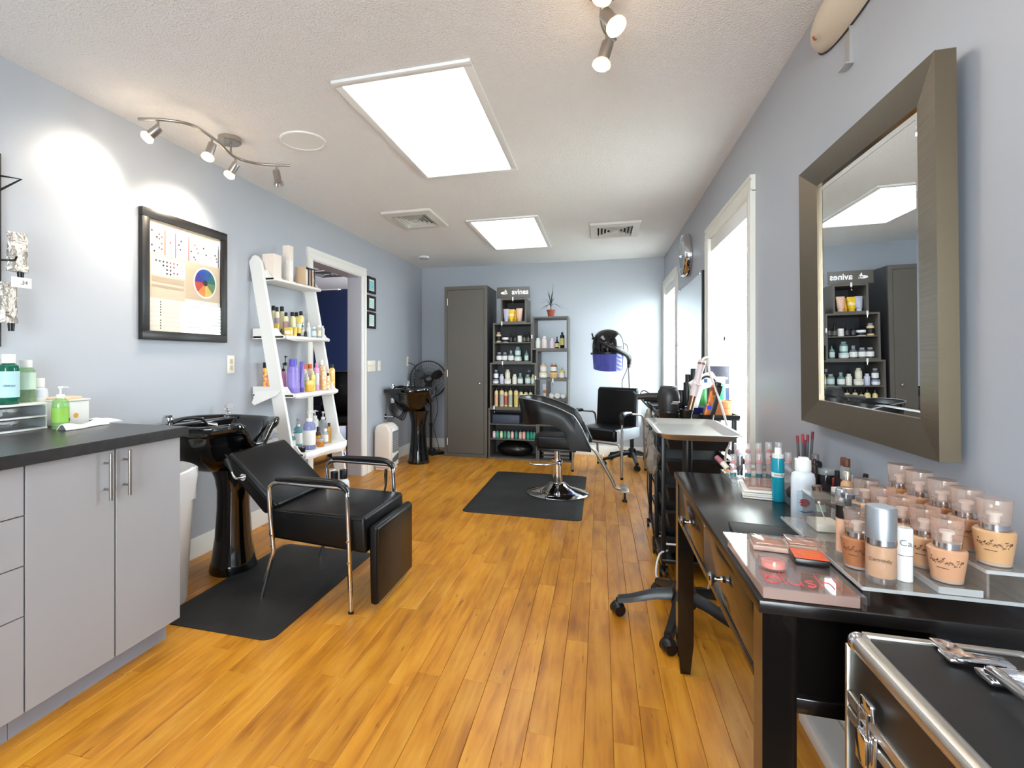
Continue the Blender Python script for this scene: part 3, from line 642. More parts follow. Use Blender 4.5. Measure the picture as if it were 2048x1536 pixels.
for x, wd, col in ((.20,.018,(190,130,100)),(.335,.018,(205,110,180)),(.515,.018,(226,130,130)),(.70,.010,(200,205,230)),(.835,.008,(190,190,220)),(.86,.010,(235,205,215)),(.965,.014,(60,70,110)),(.005,.012,(70,66,66))):
    pr(col, x, x+wd, .70, .93, 2)
def dots(col, pts, r=.011):
    m = MB()
    for x, z in pts: m.lathe([(0,.0012),(r,.0012),(r,0),(0,0)], n=10).v
    m = MB()
    for x, z in pts: m.add(*(lambda q: (q.v, q.f))(MB().lathe([(0,.0010),(r*PWd,.0010),(r*PWd,0),(0,0)], n=10).xf(align(Vector((XP+.0002, ya+x*PWd, za+z*PHt)), (1,0,0)))))
    part('swatch_dots', m, mat('dot_%d_%d_%d' % col, col, .6), sheet_)
dots((52,46,46), [(.05,.90),(.05,.77),(.08,.72),(.11,.85),(.42,.87),(.39,.83),(.41,.79),(.56,.80),(.60,.75),(.74,.86),(.78,.80),(.92,.82)] + [(.10+.045*i,.64) for i in range(4)] + [(.19+.045*i,.605) for i in range(2)] + [(.235+.045*i,.57) for i in range(2)] + [(.235+.045*i,.535) for i in range(2)])
dots((150,90,86), [(.14,.88),(.14,.84),(.17,.86),(.17,.80),(.14,.76),(.17,.75),(.28,.83),(.61,.87),(.64,.84),(.66,.80),(.62,.73),(.94,.79),(.95,.76)] + [(.28+.045*i,.64) for i in range(3)] + [(.28+.045*i,.605) for i in range(2)] + [(.325+.045*i,.55) for i in range(2)])
dots((222,190,180), [(.26,.88),(.27,.79),(.30,.85),(.44,.78),(.60,.83),(.68,.86),(.80,.85),(.83,.78)] + [(.415+.03*i,.62-.03*i) for i in range(2)])
dots((44,42,44), [(.155,.27-.024*i) for i in range(11) if i != 6], .007)
for k in range(9): pr((170,150,130), .05, .46, .492-k*.009-(.02 if k > 5 else 0), .4945-k*.009-(.02 if k > 5 else 0), 2)
for k in range(6): pr((222,206,190), .02, .45, .26-k*.042, .262-k*.042, 2)
wc, wr = (.765, .515), .155*PWd
cz, cy_ = za+wc[1]*PHt, ya+wc[0]*PWd
part('wheel_rim', MB().lathe([(0,.0010),(wr*1.12,.0010),(wr*1.12,0),(0,0)], n=48).xf(align(Vector((XP+.0002,cy_,cz)), (1,0,0))), mat('print_pale', (240,240,244), .6), sheet_)
for k, col in enumerate(((44,120,120),(40,92,160),(36,80,170),(70,60,150),(205,80,60),(236,150,80),(220,200,110),(110,140,90))):
    a0, a1 = k*PI/4, (k+1)*PI/4
    poly = [(cy_, cz)] + [(cy_+wr*math.cos(a0+(a1-a0)*i/6), cz+wr*math.sin(a0+(a1-a0)*i/6)) for i in range(7)]
    part('wheel_sector', MB().prism(poly, 'x', XP+.001, XP+.0016), mat('wheel_%d' % k, col, .6), sheet_)
part('wheel_hub', MB().lathe([(0,.0022),(wr*.22,.0022),(wr*.22,0),(0,0)], n=20).xf(align(Vector((XP+.0002,cy_,cz)), (1,0,0))), mat('wheel_hub_dark', (50,50,60), .6), sheet_)
for k in range(5):
    m = MB().sheet(lambda u, v: (XP+.0009, ya+(.5+.5*u)*PWd, za+(.05+.05*k+.05*math.sin(2.2*u+k*.5)*u+.012*v)*PHt), 14, 1).thick(.0003)
    part('print_wave', m, mat('print_grey', (196,198,200), .6), sheet_)
part('glass', MB().box(L+.022, L+.0235, ya-.002, yb+.002, za-.002, zb_+.002), clear('picture_glass', (252,252,252), rough=.01), t)
# ---- electric plates on the left wall
def plate(label, y0, y1, z0, z1, toggles=0, outlet=0, cat='switch'):
    t = thing('wall_plate', label, cat, (L, (y0+y1)/2, z0))
    part('cover', MB().rbox(L+.0005, L+.007, y0, y1, z0, z1, .002), mat('ivory_plate', (238,234,220), .4), t)
    zc = (z0+z1)/2
    for k in range(toggles):
        yy = y0+(k+.5)*(y1-y0)/toggles; part('toggle', MB().rbox(L+.007,L+.016,yy-.004,yy+.004,zc-.004,zc+.012,.001), mat('ivory_toggle', (226,216,190), .4), t)
    for k in range(outlet): part('socket', MB().rbox(L+.007,L+.009,(y0+y1)/2-.014,(y0+y1)/2+.014,zc-.037+k*.042,zc-.006+k*.042,.004), mat('socket_tan', (200,184,150), .5), t)
plate('ivory duplex outlet on the left wall below the colour chart', 2.83, 2.895, 1.105, 1.222, outlet=2, cat='outlet')
plate('ivory four-toggle switch plate beside the doorway', 4.93, 5.13, 1.066, 1.182, toggles=4)
plate('single white switch plate right of the four-toggle plate', 5.20, 5.27, 1.068, 1.18, toggles=1)
plate('white outlet on the left wall above the standing fan', 6.08, 6.15, 1.112, 1.23, outlet=2, cat='outlet')
# ---- three framed certificates
for k, (z0, z1) in enumerate(((1.90,2.075),(1.715,1.875),(1.525,1.70))):
    y0, y1 = 4.925, 5.125
    t = thing('framed_certificate', 'small black framed certificate beside the doorway, %s of three' % ['top','middle','bottom'][k], 'picture', (L, 5.02, z0), group='framed certificates')
    q = .026
    for b in ((y0,y1,z0,z0+q),(y0,y1,z1-q,z1),(y0,y0+q,z0+q,z1-q),(y1-q,y1,z0+q,z1-q)): part('frame_rail', MB().rbox(L+.001,L+.018,*b,.002), FRB, t)
    cert = part('certificate', MB().box(L+.001,L+.006,y0+q,y1-q,z0+q,z1-q), LABW, t)
    part('print_block', MB().box(L+.006,L+.0064,y0+q+.018,y1-q-.018,z0+q+.015,z1-q-.015), mat('cert_teal_%d' % k, [(110,200,212),(176,218,212),(190,224,216)][k], .6), cert)
    m = MB()
    for j in range(4): m.box(L+.0064,L+.0067,y0+q+.03,y1-q-.03-.01*(j%2),z0+q+.03+j*.02,z0+q+.034+j*.02)
    part('print_lines', m, mat('cert_lines', (230,246,246), .6), cert)
# ================================================================ shampoo bowls
def superr(phi, a, b, e): return 1/((abs(math.cos(phi))/a)**e + (abs(math.sin(phi))/b)**e)**(1/e)
def shampoo_bowl(label, cx_, cy_, zr, dock=True):
    t = thing('shampoo_bowl', label, 'shampoo bowl', (cx_, cy_, 0), group='black pedestal shampoo bowls')
    n = 56; a, b = .25, .305
    def ring(fr, fz):
        out = []
        for i in range(n):
            ph = 2*PI*i/n; q = ph if ph <= PI else ph-2*PI
            rr = superr(ph, a, b, 3.2 if abs(q) > PI/2 else 2.3) + .035*math.exp(-((abs(q)-.62)/.2)**2)
            dip = .11*math.exp(-(q/.36)**4); lift = .018*math.exp(-((abs(q)-PI)/.9)**2) + .012*math.exp(-((abs(q)-.7)/.25)**2)
            zrim = zr - dip + lift
            out.append((cx_+rr*fr*math.cos(ph), cy_+rr*fr*math.sin(ph), fz(zrim)))
        return out
    zb0 = zr-.28
    spec = [(.02,lambda z: zb0),(.34,lambda z: zb0),(.5,lambda z: zb0+.02),(.70,lambda z: zb0+.085),(.83,lambda z: min(zb0+.17, z-.06)),(.905,lambda z: z-.07),(.93,lambda z: z-.058),(.99,lambda z: z-.05),(1.0,lambda z: z-.03),(1.0,lambda z: z-.012),(.985,lambda z: z-.002),(.955,lambda z: z),(.915,lambda z: z-.006),(.88,lambda z: z-.035),
            (.84,lambda z: min(zr-.07, z-.03)),(.78,lambda z: min(zr-.10,z-.035)),(.6,lambda z: zr-.185),(.35,lambda z: zr-.215),(.1,lambda z: zr-.225),(.02,lambda z: zr-.226)]
    m = MB().loft([ring(f_, g) for f_, g in spec])
    part('basin', m, GLOSSB, t, ang=60)
    part('back_deck', MB().prism([(cx_-.245,cy_-.27),(cx_-.14,cy_-.285),(cx_-.115,cy_-.15),(cx_-.12,cy_+.15),(cx_-.14,cy_+.285),(cx_-.245,cy_+.27)],'z',zr-.045,zr-.004,.012,3), GLOSSB, t)
    part('pedestal', MB().lathe([(0,0),(.128,0),(.13,.012),(.118,.06),(.098,.2),(.088,.36),(.088,.46),(.1,.53),(.125,zb0+.02),(0,zb0+.02)], (cx_+.075, cy_, 0), 36, 1, 1.02), GLOSSB, t)
    part('drain', MB().lathe([(0,0),(.028,0),(.03,.004),(.02,.006),(0,.004)], (cx_, cy_, zr-.226), 20), CHROME, t)
    kb = part('faucet_stem', MB().lathe([(.018,0),(.02,.012),(.012,.018),(.011,.035),(0,.035)], (cx_-.15, cy_+.235, zr-.006), 18), CHROME, t)
    rr_ = [(0,.03),(.014,.03),(.024,.042),(.027,.056),(.022,.072),(.012,.078),(0,.078)]
    part('crystal_knob', MB().lathe(rr_, (cx_-.15, cy_+.235, zr-.006), 8), CRYST, kb, ang=5)
    vb = part('vacuum_breaker', MB().rbox(cx_-.165,cx_-.125,cy_-.265,cy_-.225,zr+.0,zr+.04,.004).cyl((cx_-.145,cy_-.245,zr-.01),(cx_-.145,cy_-.245,zr+.01),.024).cyl((cx_-.145,cy_-.245,zr+.04),(cx_-.145,cy_-.245,zr+.052),.021), CHROME, t)
    hs = part('spray_hose', MB().tube([(cx_-.14,cy_-.22,zr+.005),(cx_-.10,cy_-.17,zr+.026),(cx_-.06,cy_-.10,zr+.018),(cx_-.05,cy_-.06,zr-.02)], .008, 8, 6), BLACK, t)
    part('spray_head', MB().lathe([(0,0),(.009,0),(.014,.03),(.018,.045),(.016,.05),(0,.05)], n=16).xf(align(Vector((cx_-.05,cy_-.06,zr-.015)), (.5,.8,-.3))), CHROME, hs)
    return t
shampoo_bowl('glossy black shampoo bowl and pedestal next to the counter', -2.098, 2.48, .845)
b2 = shampoo_bowl('glossy black shampoo bowl and pedestal behind the white heater', -2.10, 5.60, .865)
part('water_pipe', MB().cyl((L+.002,5.50,.60),(L+.10,5.50,.60),.011).lathe([(.024,0),(.026,.006),(.012,.01)], n=14).xf(Matrix.Identity(4)).move((0,0,0)) if False else MB().cyl((L+.002,5.40,.545),(L+.11,5.40,.545),.012).cyl((L+.002,5.40,.545),(L+.008,5.40,.545),.03), CHROME, b2)
for k in range(3): part('supply_hose', MB().tube([(-2.27+.02*k,5.42+.02*k,.80),(-2.29+.02*k,5.38,.66),(-2.25+.03*k,5.37,.57-.01*k),(-2.19+.025*k,5.42,.545-.015*k),(-2.16+.02*k,5.47,.60)], .009, 8, 6), BLACK, b2)
part('mixer_valve', MB().rbox(-2.285,-2.235,5.385,5.415,.70,.76,.006), CHROME, b2)
# ---- white rubbish bin between counter and bowl
t = thing('waste_bin', 'white plastic waste bin with liner beside the counter end', 'bin', (-2.09, 2.025, 0))
c = (-2.085, 2.025)
part('bin_body', MB().lathe([(0,0),(.118,0),(.122,.01),(.155,.57),(.16,.63),(.154,.63),(.15,.57),(.115,.03),(0,.03)], (*c,0), 36), WHITE, t)
m = MB(); rings = []
for (fr, z) in ((1.0,.50),(1.03,.57),(1.1,.62),(1.07,.655),(.98,.66),(.94,.63),(.9,.5)):
    rings.append([(c[0]+.16*fr*(1+.03*math.sin(7*2*PI*i/40+z*20))*math.cos(2*PI*i/40), c[1]+.16*fr*(1+.03*math.sin(7*2*PI*i/40+z*20))*math.sin(2*PI*i/40), z+.008*math.sin(5*2*PI*i/40)) for i in range(40)])
part('liner', m.loft(rings, cap=False), mat('white_bin_liner', (236,236,238), .35), t)
part('lid_rim', MB().tube([(c[0]-.03+.135*math.cos(a_), c[1]-.02, .645+.075*math.sin(a_)) for a_ in [PI*i/12 for i in range(13)]], .007, 8), WHITE, t)
part('flip_lid', MB().prism([(c[0]-.03+.13*math.cos(PI*i/14), .645+.072*math.sin(PI*i/14)) for i in range(15)], 'y', c[1]-.012, c[1]-.004), WHITE, t)
# ---- anti-fatigue mats
def floor_mat(label, x0, x1, y0, y1):
    def rr(i, z):
        r = .05; pts = []
        for cx_, cy_, a0 in ((x1-r-i,y1-r-i,0),(x0+r+i,y1-r-i,PI/2),(x0+r+i,y0+r+i,PI),(x1-r-i,y0+r+i,1.5*PI)):
            pts += [(cx_+r*math.cos(a0+k*PI/10), cy_+r*math.sin(a0+k*PI/10), z) for k in range(6)]
        return pts
    solo('floor_mat', MB().loft([rr(0,.0005), rr(0,.004), rr(.035,.013), rr(.055,.014)]), RUBBER, label, 'mat', 'black anti-fatigue mats')
floor_mat('long black rubber mat under the reclining shampoo chair', -1.96, -1.345, 1.875, 2.90)
floor_mat('large black rubber mat under the round chrome chair base', -1.05, -.13, 3.885, 5.38)
# ---- reclining shampoo chair
t = thing('shampoo_chair', 'reclined black vinyl shampoo chair with chrome arms and leg rest', 'chair', (-1.35, 2.47, 0))
part('seat', MB().prism([(-1.60,.455),(-1.075,.447),(-1.067,.27),(-1.615,.30)], 'y', 2.225, 2.715, .018, 3), VINYL, t)
part('seat_piping', MB().tube([(-1.585,2.226,.437),(-1.09,2.226,.43)], .004, 6), VINYL, t)
part('backrest', MB().prism([(-1.845,.722),(-1.898,.665),(-1.632,.408),(-1.545,.462)], 'y', 2.225, 2.715, .022, 3), VINYL, t)
part('backrest_piping', MB().tube([(-1.868,2.227,.706),(-1.578,2.227,.452)], .004, 6).tube([(-1.868,2.713,.706),(-1.578,2.713,.452)], .004, 6), VINYL, t)
part('leg_rest', MB().prism([(-1.062,.395),(-1.03,.405),(-1.012,.39),(-1.012,.035),(-1.03,.025),(-1.055,.03)], 'y', 2.24, 2.70, .012, 3), VINYL, t)
part('leg_rest_piping', MB().tube([(-1.018,2.241,.39),(-1.018,2.241,.045)], .005, 6), VINYL, t)
for y in (2.19, 2.75):
    part('leg', MB().tube([(-1.19,y,.588),(-1.165,y,.583),(-1.152,y,.565),(-1.149,y,.53),(-1.135,y,.15),(-1.13,y,.0)], .0115, 12), CHROME, t)
    part('leg', MB().tube([(-1.52,y,.592),(-1.55,y,.587),(-1.572,y,.57),(-1.578,y,.54),(-1.57,y,.42),(-1.553,y,.27),(-1.553,y,.25),(-1.56,y,.225),(-1.622,y,.0005 + (.014 if y < 2.5 or True else 0))], .0115, 12), CHROME, t)
    part('arm_tube', MB().cyl((-1.53,y,.592),(-1.18,y,.588),.0105), CHROME, t)
    part('arm_pad', MB().tube([(-1.535,y,.607),(-1.45,y,.612),(-1.30,y,.614),(-1.21,y,.61),(-1.165,y,.592),(-1.147,y,.567)], [.016,.021,.022,.022,.021,.017], 14, 4, flat=.72), mat('black_arm_pad', (14,14,15), .3), t)
    s = 1 if y < 2.4 else -1
    for x, z in ((-1.558,.33),(-1.556,.28),(-1.142,.34),(-1.138,.24)): part('bolt', MB().cyl((x,y-s*.0115,z),(x,y-s*.016,z),.006,n=10), CHROME, t)
part('front_foot', MB().cyl((-1.13,2.19,0),(-1.13,2.19,.012),.0135).cyl((-1.13,2.75,0),(-1.13,2.75,.012),.0135), BLACK, t)
lv = [PY(2.20, *p) for p in ((481,956),(470,956),(464,944),(456,925),(452,918))]
lvp = part('recline_lever', MB().tube([lv[0]+Vector((0,.02,0)), lv[0], lv[1], lv[2]], .0065, 10, 3), CHROME, t)
part('lever_grip', MB().tube([lv[2], lv[3], lv[4]], [.008,.010,.008], 10), BLACK, lvp)
part('lever_washer', MB().cyl(lv[0]+Vector((0,.024,0)), lv[0]+Vector((0,.016,0)), .018), CHROME, lvp)
part('recline_lever', MB().tube([(-1.20,2.715,.40),(-1.19,2.735,.47),(-1.19,2.735,.53),(-1.188,2.735,.565)], [.006,.006,.010,.008], 10), BLACK, t)
# ================================================================ white ladder shelf and its products
WP = mat('white_painted_wood', (240,238,234), .42)
lad = thing('ladder_shelf', 'white leaning ladder shelf full of hair products', 'shelf', (-2.13, 3.39, 0))
fx = lambda z: -1.905 - .19*z
for y0, y1 in ((3.048, 3.074), (3.702, 3.728)):
    top = [(fx(1.90)-.095*k/8 , 1.88+.045*math.sin(PI*k/8)) for k in range(9)]
    part('side_post', MB().prism([(fx(0)-.095,0),(fx(0),0),(fx(1.86),1.86)] + top, 'y', y0, y1, .003, 1), WP, lad)
SHZ = [1.768, 1.362, .955, .552]
for k, z in enumerate(SHZ):
    xf_ = fx(z)+.065; xb = L+.012
    sh = part('shelf_board', MB().rbox(xb, xf_, 3.0745, 3.7015, z-.018, z, .003), WP, lad)
    rail = [(xb, z-.022),(xf_-.005, z-.022),(xf_, z-.005)] + [(xf_-.02-.03*math.sin(PI/2*i/6)*1.2+.02*(i == 0), z+.052*math.sin(PI/2*i/6)) for i in range(1, 7)] + [(xb, z+.052)]
    for y0, y1 in ((3.0745, 3.088), (3.688, 3.7015)): part('shelf_rail', MB().prism(rail, 'y', y0, y1), WP, sh)
    part('back_rail', MB().box(xb, xb+.012, 3.088, 3.688, z, z+.05), WP, sh)
CLOTH = mat('white_cotton_liner', (243,241,238), .9)
for k in (1, 2, 3):
    z = SHZ[k]; xf_ = fx(z)+.065; ov = [.02,.03,.035,.06][k]
    def cf(u, v, z=z, xf_=xf_, ov=ov, k=k):
        y = 3.093 + .59*u; e = .006*math.sin(9*u+k*2)+.004*math.sin(17*u)
        if v < .6: return (L+.03 + (xf_-L-.03+.002)*v/.6, y, z+.0025)
        w_ = (v-.6)/.4; bul = (1-(2*u-1)**4)
        return (xf_+.004+.012*math.sin(PI*w_)*(.4+bul) + e*w_, y, z+.0025 - w_*ov*(.6+.5*bul+.2*math.sin(5*u+k)))
    part('shelf_liner', MB().sheet(cf, 24, 10).thick(.0015), CLOTH, lad)
part('shelf_liner_corner', MB().add([(-2.30,3.044,SHZ[2]+.02),(-2.10,3.044,SHZ[2]+.03),(-2.13,3.040,SHZ[2]-.005),(-2.30,3.030,SHZ[2]-.075),(-2.325,3.036,SHZ[2]-.06)], [(0,1,2,3,4)]).thick(.002), CLOTH, lad)
def lad_row(items, k, where, group):
    z = SHZ[k] + (.0045 if k else .0005)
    for i, it in enumerate(items):
        u, v0, v1, w_, x, desc, shape, bd, cp, lb = it[:10]; kw = dict(it[10]) if len(it) > 10 else {}
        zz = z + kw.pop('up', 0)
        p = PX(x, u, v1); q = mpp((x, p.y, z))
        bottle('%s on the %s of the ladder' % (desc, where), (x, p.y, zz), kw.pop('h', (v1-v0)*q), w_*q/2, bd, cp, lb, shape, group=group, name=NAME.get(shape,'bottle'), cat=CAT.get(shape,'bottle'), **kw)
CREAMB = pl(232,226,186); YEL = pl(238,206,96); YEL2 = pl(244,222,150); PINKL = pl(214,184,196)
CARD = mat('blush_card', (240,226,214), .7); KRAFT = mat('kraft_card', (216,186,150), .8)
lad_row([(544,512,560,26,-2.24,'squat open white carton','box',CARD,None,None),(576,490,563,15,-2.235,'tall slim white carton','box',CARD,None,LABW)], 0, 'top shelf', 'cartons on the ladder')
p = PX(-2.22, 611, 560); zt_ = SHZ[0]+.0005
t = thing('boxed_set', 'boxed set of three pale bottles with black edges on the top shelf of the ladder', 'box', (-2.22, p.y, zt_))
part('tray', MB().box(-2.26,-2.18,p.y-.075,p.y+.075,zt_,zt_+.006).box(-2.26,-2.254,p.y-.075,p.y+.075,zt_,zt_+.13), KRAFT, t)
part('side_panel', MB().rbox(-2.26,-2.175,p.y-.077,p.y-.062,zt_,zt_+.142,.002), KRAFT, t)
for j in range(3):
    y = p.y-.04+.042*j
    part('bottle_sleeve', MB().rbox(-2.25,-2.182,y-.017,y+.017,zt_+.006,zt_+.128,.008), [LABW, mat('mauve_sleeve', (180,150,140), .5), mat('tan_sleeve', (206,176,150), .5)][j], t)
    part('black_edge', MB().box(-2.181,-2.176,y+.018,y+.023,zt_,zt_+.14), BCAP, t)
part('top_edge', MB().box(-2.26,-2.176,p.y-.062,p.y+.07,zt_+.136,zt_+.141), BCAP, t)
g2 = 'products on the ladder shelf'
lad_row([
 (547,594,655,12,-2.30,'leftmost cream bottle with black cap','spray',CREAMB,BCAP,None),
 (554,598,656,10,-2.245,'slim cream bottle with purple label','spray',CREAMB,BCAP,pl(176,150,186)),
 (564,597,657,12.5,-2.28,'tallest cream bottle with black cap','spray',CREAMB,BCAP,None),
 (572,604,652,10,-2.235,'slim cream bottle with mauve label','spray',CREAMB,BCAP,pl(178,140,140)),
 (585,606,656,13,-2.27,'cream bottle with black cap in the middle','spray',CREAMB,BCAP,None),
 (593,605,656,10,-2.30,'slim pale bottle with sage label','spray',CREAMB,BCAP,pl(190,206,180)),
 (602,604,657,11.5,-2.265,'rightmost tall cream bottle with black cap','spray',CREAMB,BCAP,None),
 (553,627,652,11,-2.235,'yellow squeeze tube behind the left post','tube',YEL,YEL2,None),
 (563,637,650,7,-2.16,'tiny black-capped amber bottle','round',pl(60,44,24),BCAP,None),
 (577,646,662,15,-2.13,'yellow and white striped carton','box',YEL,None,LABW,{'sq':.5}),
 (590,648,666,9,-2.115,'short golden squeeze tube','tube',YEL,YEL2,None),
 (598,627,666,10,-2.12,'tall golden squeeze tube','tube',YEL,BCAP,pl(206,226,232)),
 (605,636,664,7,-2.14,'clear bottle with black pump','pump',CLW,BCAP,LABW),
 (611,656,667,6,-2.115,'tiny dark vial','slim',pl(40,40,34),BCAP,None),
 (617,637,666,9,-2.15,'small white bottle with white cap','round',FROST,WHITE,None),
 (628,647,668,9,-2.12,'small clear bottle with blue label','wide',CLW,WHITE,pl(206,226,236)),
 (638,644,669,9,-2.125,'small clear bottle with orange dot label','wide',CLW,WHITE,pl(244,222,190)),
 (645,645,670,8,-2.15,'slim white bottle at the right end','slim',FROST,WHITE,None)], 1, 'second shelf', g2)
VIO = pl(142,126,206,.3); PNK = pl(222,150,196,.35)
FLO = blotch('floral_print', (226,96,120), (246,206,70), .4, 60, .42, .56); FLO2 = blotch('floral_white', (246,180,90), (250,236,220), .4, 70)
lad_row([
 (533,712,772,14,-2.305,'black can with bright floral print','can',FLO,BCAP,None),
 (567,714,772,12,-2.20,'pink bottle with black pump','pump',PNK,BCAP,None),
 (571,702,772,12,-2.29,'clear bottle with black pump behind the purple one','pump',CLW,BCAP,None),
 (586,715,782,24,-2.11,'big lavender bottle with blue cap','wide',VIO,pl(96,90,196),pl(152,136,212),{'sq':.8}),
 (604,722,783,10,-2.085,'slim lavender tube bottle with purple foot','tube',VIO,pl(90,70,170),None),
 (609,719,770,13,-2.22,'orange-capped bottle with green label at left','wide',pl(240,232,214),pl(240,110,40),pl(190,220,150)),
 (620,719,770,13,-2.20,'orange-capped bottle with green label at right','wide',pl(240,232,214),pl(240,110,40),pl(236,196,190)),
 (614,728,762,9,-2.14,'white bottle with green leaf print','slim',FROST,WHITE,pl(176,214,120)),
 (619,760,782,16,-2.075,'square amber-yellow jar','jar',pl(246,178,60),pl(248,214,130),None),
 (626,741,780,9,-2.10,'yellow-green small bottle','slim',pl(236,232,120),pl(226,240,170),None),
 (633,725,779,11,-2.12,'pink rounded spray bottle','slim',pl(238,170,206),pl(236,130,190),pl(232,226,236)),
 (643,718,776,11,-2.16,'white-capped orange floral bottle','wide',FLO2,WHITE,None),
 (648,731,777,10,-2.10,'orange floral slim bottle','slim',FLO2,pl(250,226,200),None),
 (656,745,777,8,-2.09,'tiny floral bottle with black cap','slim',FLO2,BCAP,None),
 (664,727,776,12,-2.10,'yellow floral spray can at the right end','spray',blotch('floral_gold', (246,190,70), (250,226,180), .4, 70),BCAP,None)], 2, 'third shelf', g2)
TEALB = clear('teal_gel', (170,214,216), solid=.4, body=(140,196,200)); LIL = clear('lilac_gel', (196,200,232), solid=.5, body=(172,178,220)); GOLDL = clear('gold_oil', (246,214,150), solid=.3, body=(226,184,110))
lad_row([
 (552,838,880,14,-2.26,'milky pump bottle behind the left post','pump',CLW,WHITE,LABW),
 (585,842,880,12,-2.10,'blue-teal bottle with white cap','pump',TEALB,WHITE,LABW),
 (596,824,880,17,-2.13,'tall teal pump bottle','pump',TEALB,mat('steel_pump', (190,190,190), .3, .8),LABW),
 (630,818,876,16,-2.20,'white pump bottle at the back','pump',FROST,WHITE,None),
 (619,820,896,24,-2.00,'large lilac pump bottle with square white label','pump',LIL,WHITE,LABW),
 (600,880,891,21,-2.0,'round black jar','jar',BCAP,BCAP,None),
 (636,842,876,12,-2.06,'amber bottle with black cap and orange label','flask',pl(64,40,16),BCAP,pl(236,160,50)),
 (646,817,872,15,-2.14,'tall pale pump bottle at right','pump',CLW,WHITE,None),
 (641,877,893,15,-1.985,'small orange gel jar','jar',clear('orange_gel', (250,200,110), solid=.4, body=(240,170,70)),CLW,None),
 (651,858,888,11,-2.01,'small clear bottle with white label','wide',CLW,WHITE,LABW),
 (658,846,886,10,-2.0,'slim golden oil bottle with black cap','slim',GOLDL,BCAP,None)], 3, 'bottom shelf', g2)
for k, (u, vt, x, desc) in enumerate(((664,938,-2.05,'white bottle at left'),(669,943,-1.95,'cream bottle with black cap in the middle'),(687,939,-1.86,'white bottle with black cap at right'))):
    p = PX(x, u, vt); bottle('%s, standing on the floor below the ladder shelf' % desc, (x, p.y, 0), p.z, .045, CREAMB if k == 1 else FROST, WHITE if k == 0 else BCAP, None, 'wide', group='floor bottles')
# ================================================================ heater, fan
t = thing('space_heater', 'cream white upright space heater on the floor by the left wall', 'heater', (-2.24, 5.22, 0))
def hpoly(i): return [(-2.34+i,.03),(-2.155-i,.03),(-2.15-i,.43-i),(-2.175-i,.475-i),(-2.215,.50-i),(-2.285,.50-i),(-2.32+i,.475-i),(-2.34+i,.43-i)]
part('housing', MB().prism(hpoly(0), 'y', 5.06, 5.30, .022, 3), mat('cream_plastic', (240,228,216), .4), t)
part('base_foot', MB().rbox(-2.335,-2.16,5.08,5.29,0,.032,.008), mat('cream_plastic'), t)
part('front_surround', MB().prism([(5.085,.05),(5.275,.05),(5.275,.44),(5.25,.46),(5.11,.46),(5.085,.44)], 'x', -2.152, -2.142, .003), WHITE, t)
part('grille', MB().rbox(-2.143,-2.137,5.10,5.262,.19,.42,.003), mat('heater_grille', (120,122,124), .5), t)
for k in range(9): part('grille_slat', MB().box(-2.137,-2.134,5.105,5.258,.20+k*.024,.206+k*.024), mat('heater_slat', (160,162,164), .5), t)
part('control_knob', MB().rbox(-2.28,-2.22,5.14,5.22,.498,.503,.002), mat('heater_panel', (200,196,190), .5), t)
part('lower_grille', MB().prism([(5.10,.13),(5.262,.17),(5.262,.10),(5.18,.085),(5.10,.09)], 'x', -2.143, -2.138), mat('heater_dark', (90,92,92), .5), t)
fc = Vector((-2.10, 6.17, .94)); fd = Vector((.28,-.96,0)).normalized()
t = thing('pedestal_fan', 'black oscillating pedestal fan in the back left corner', 'fan', (-2.1, 6.24, 0))
part('base', MB().lathe([(0,0),(.165,0),(.17,.008),(.15,.022),(.05,.035),(.03,.06),(0,.06)], (-2.07,6.22,0), 36), BLACK, t)
part('pole', MB().cyl((-2.09,6.24,.03),(-2.09,6.24,.36),.016).cyl((-2.09,6.24,.36),(-2.09,6.24,.85),.011).cyl((-2.09,6.24,.34),(-2.09,6.24,.38),.022), BLACK, t)
A = align(fc, fd)
part('motor', MB().lathe([(0,-.14),(.045,-.14),(.06,-.11),(.06,-.05),(.04,-.035),(0,-.035)], n=20).xf(A), BLACK, t)
part('neck', MB().cyl((-2.09,6.24,.83),(fc-fd*.09),.02), BLACK, t)
R_ = .232
cage = part('cage_ring', MB().tube([A @ Vector((R_*math.cos(2*PI*i/48), R_*math.sin(2*PI*i/48), 0)) for i in range(48)], .009, 8, closed=True), BLACK, t)
m = MB()
for i in range(60):
    a = 2*PI*i/60; cs, sn = math.cos(a), math.sin(a)
    m.tube([A @ Vector((.05*cs,.05*sn,.048)), A @ Vector((.14*cs,.14*sn,.044)), A @ Vector((.205*cs,.205*sn,.026)), A @ Vector((R_*cs,R_*sn,0))], .0013, 4)
for r in (.09,.15,.19): m.tube([A @ Vector((r*math.cos(2*PI*i/40), r*math.sin(2*PI*i/40), .046-.6*max(0,r-.14)**1.3*3)) for i in range(40)], .0014, 4, closed=True)
part('front_grille', m, mat('fan_wire', (34,34,36), .4), t)
m = MB()
for i in range(40):
    a = 2*PI*i/40; cs, sn = math.cos(a), math.sin(a); m.tube([A @ Vector((.05*cs,.05*sn,-.05)), A @ Vector((.2*cs,.2*sn,-.035)), A @ Vector((R_*cs,R_*sn,0))], .0013, 4)
part('rear_grille', m, mat('fan_wire'), t)
part('hub_badge', MB().lathe([(0,.052),(.035,.052),(.045,.046),(.045,.04),(0,.04)], n=24).xf(A), BLACK, t)
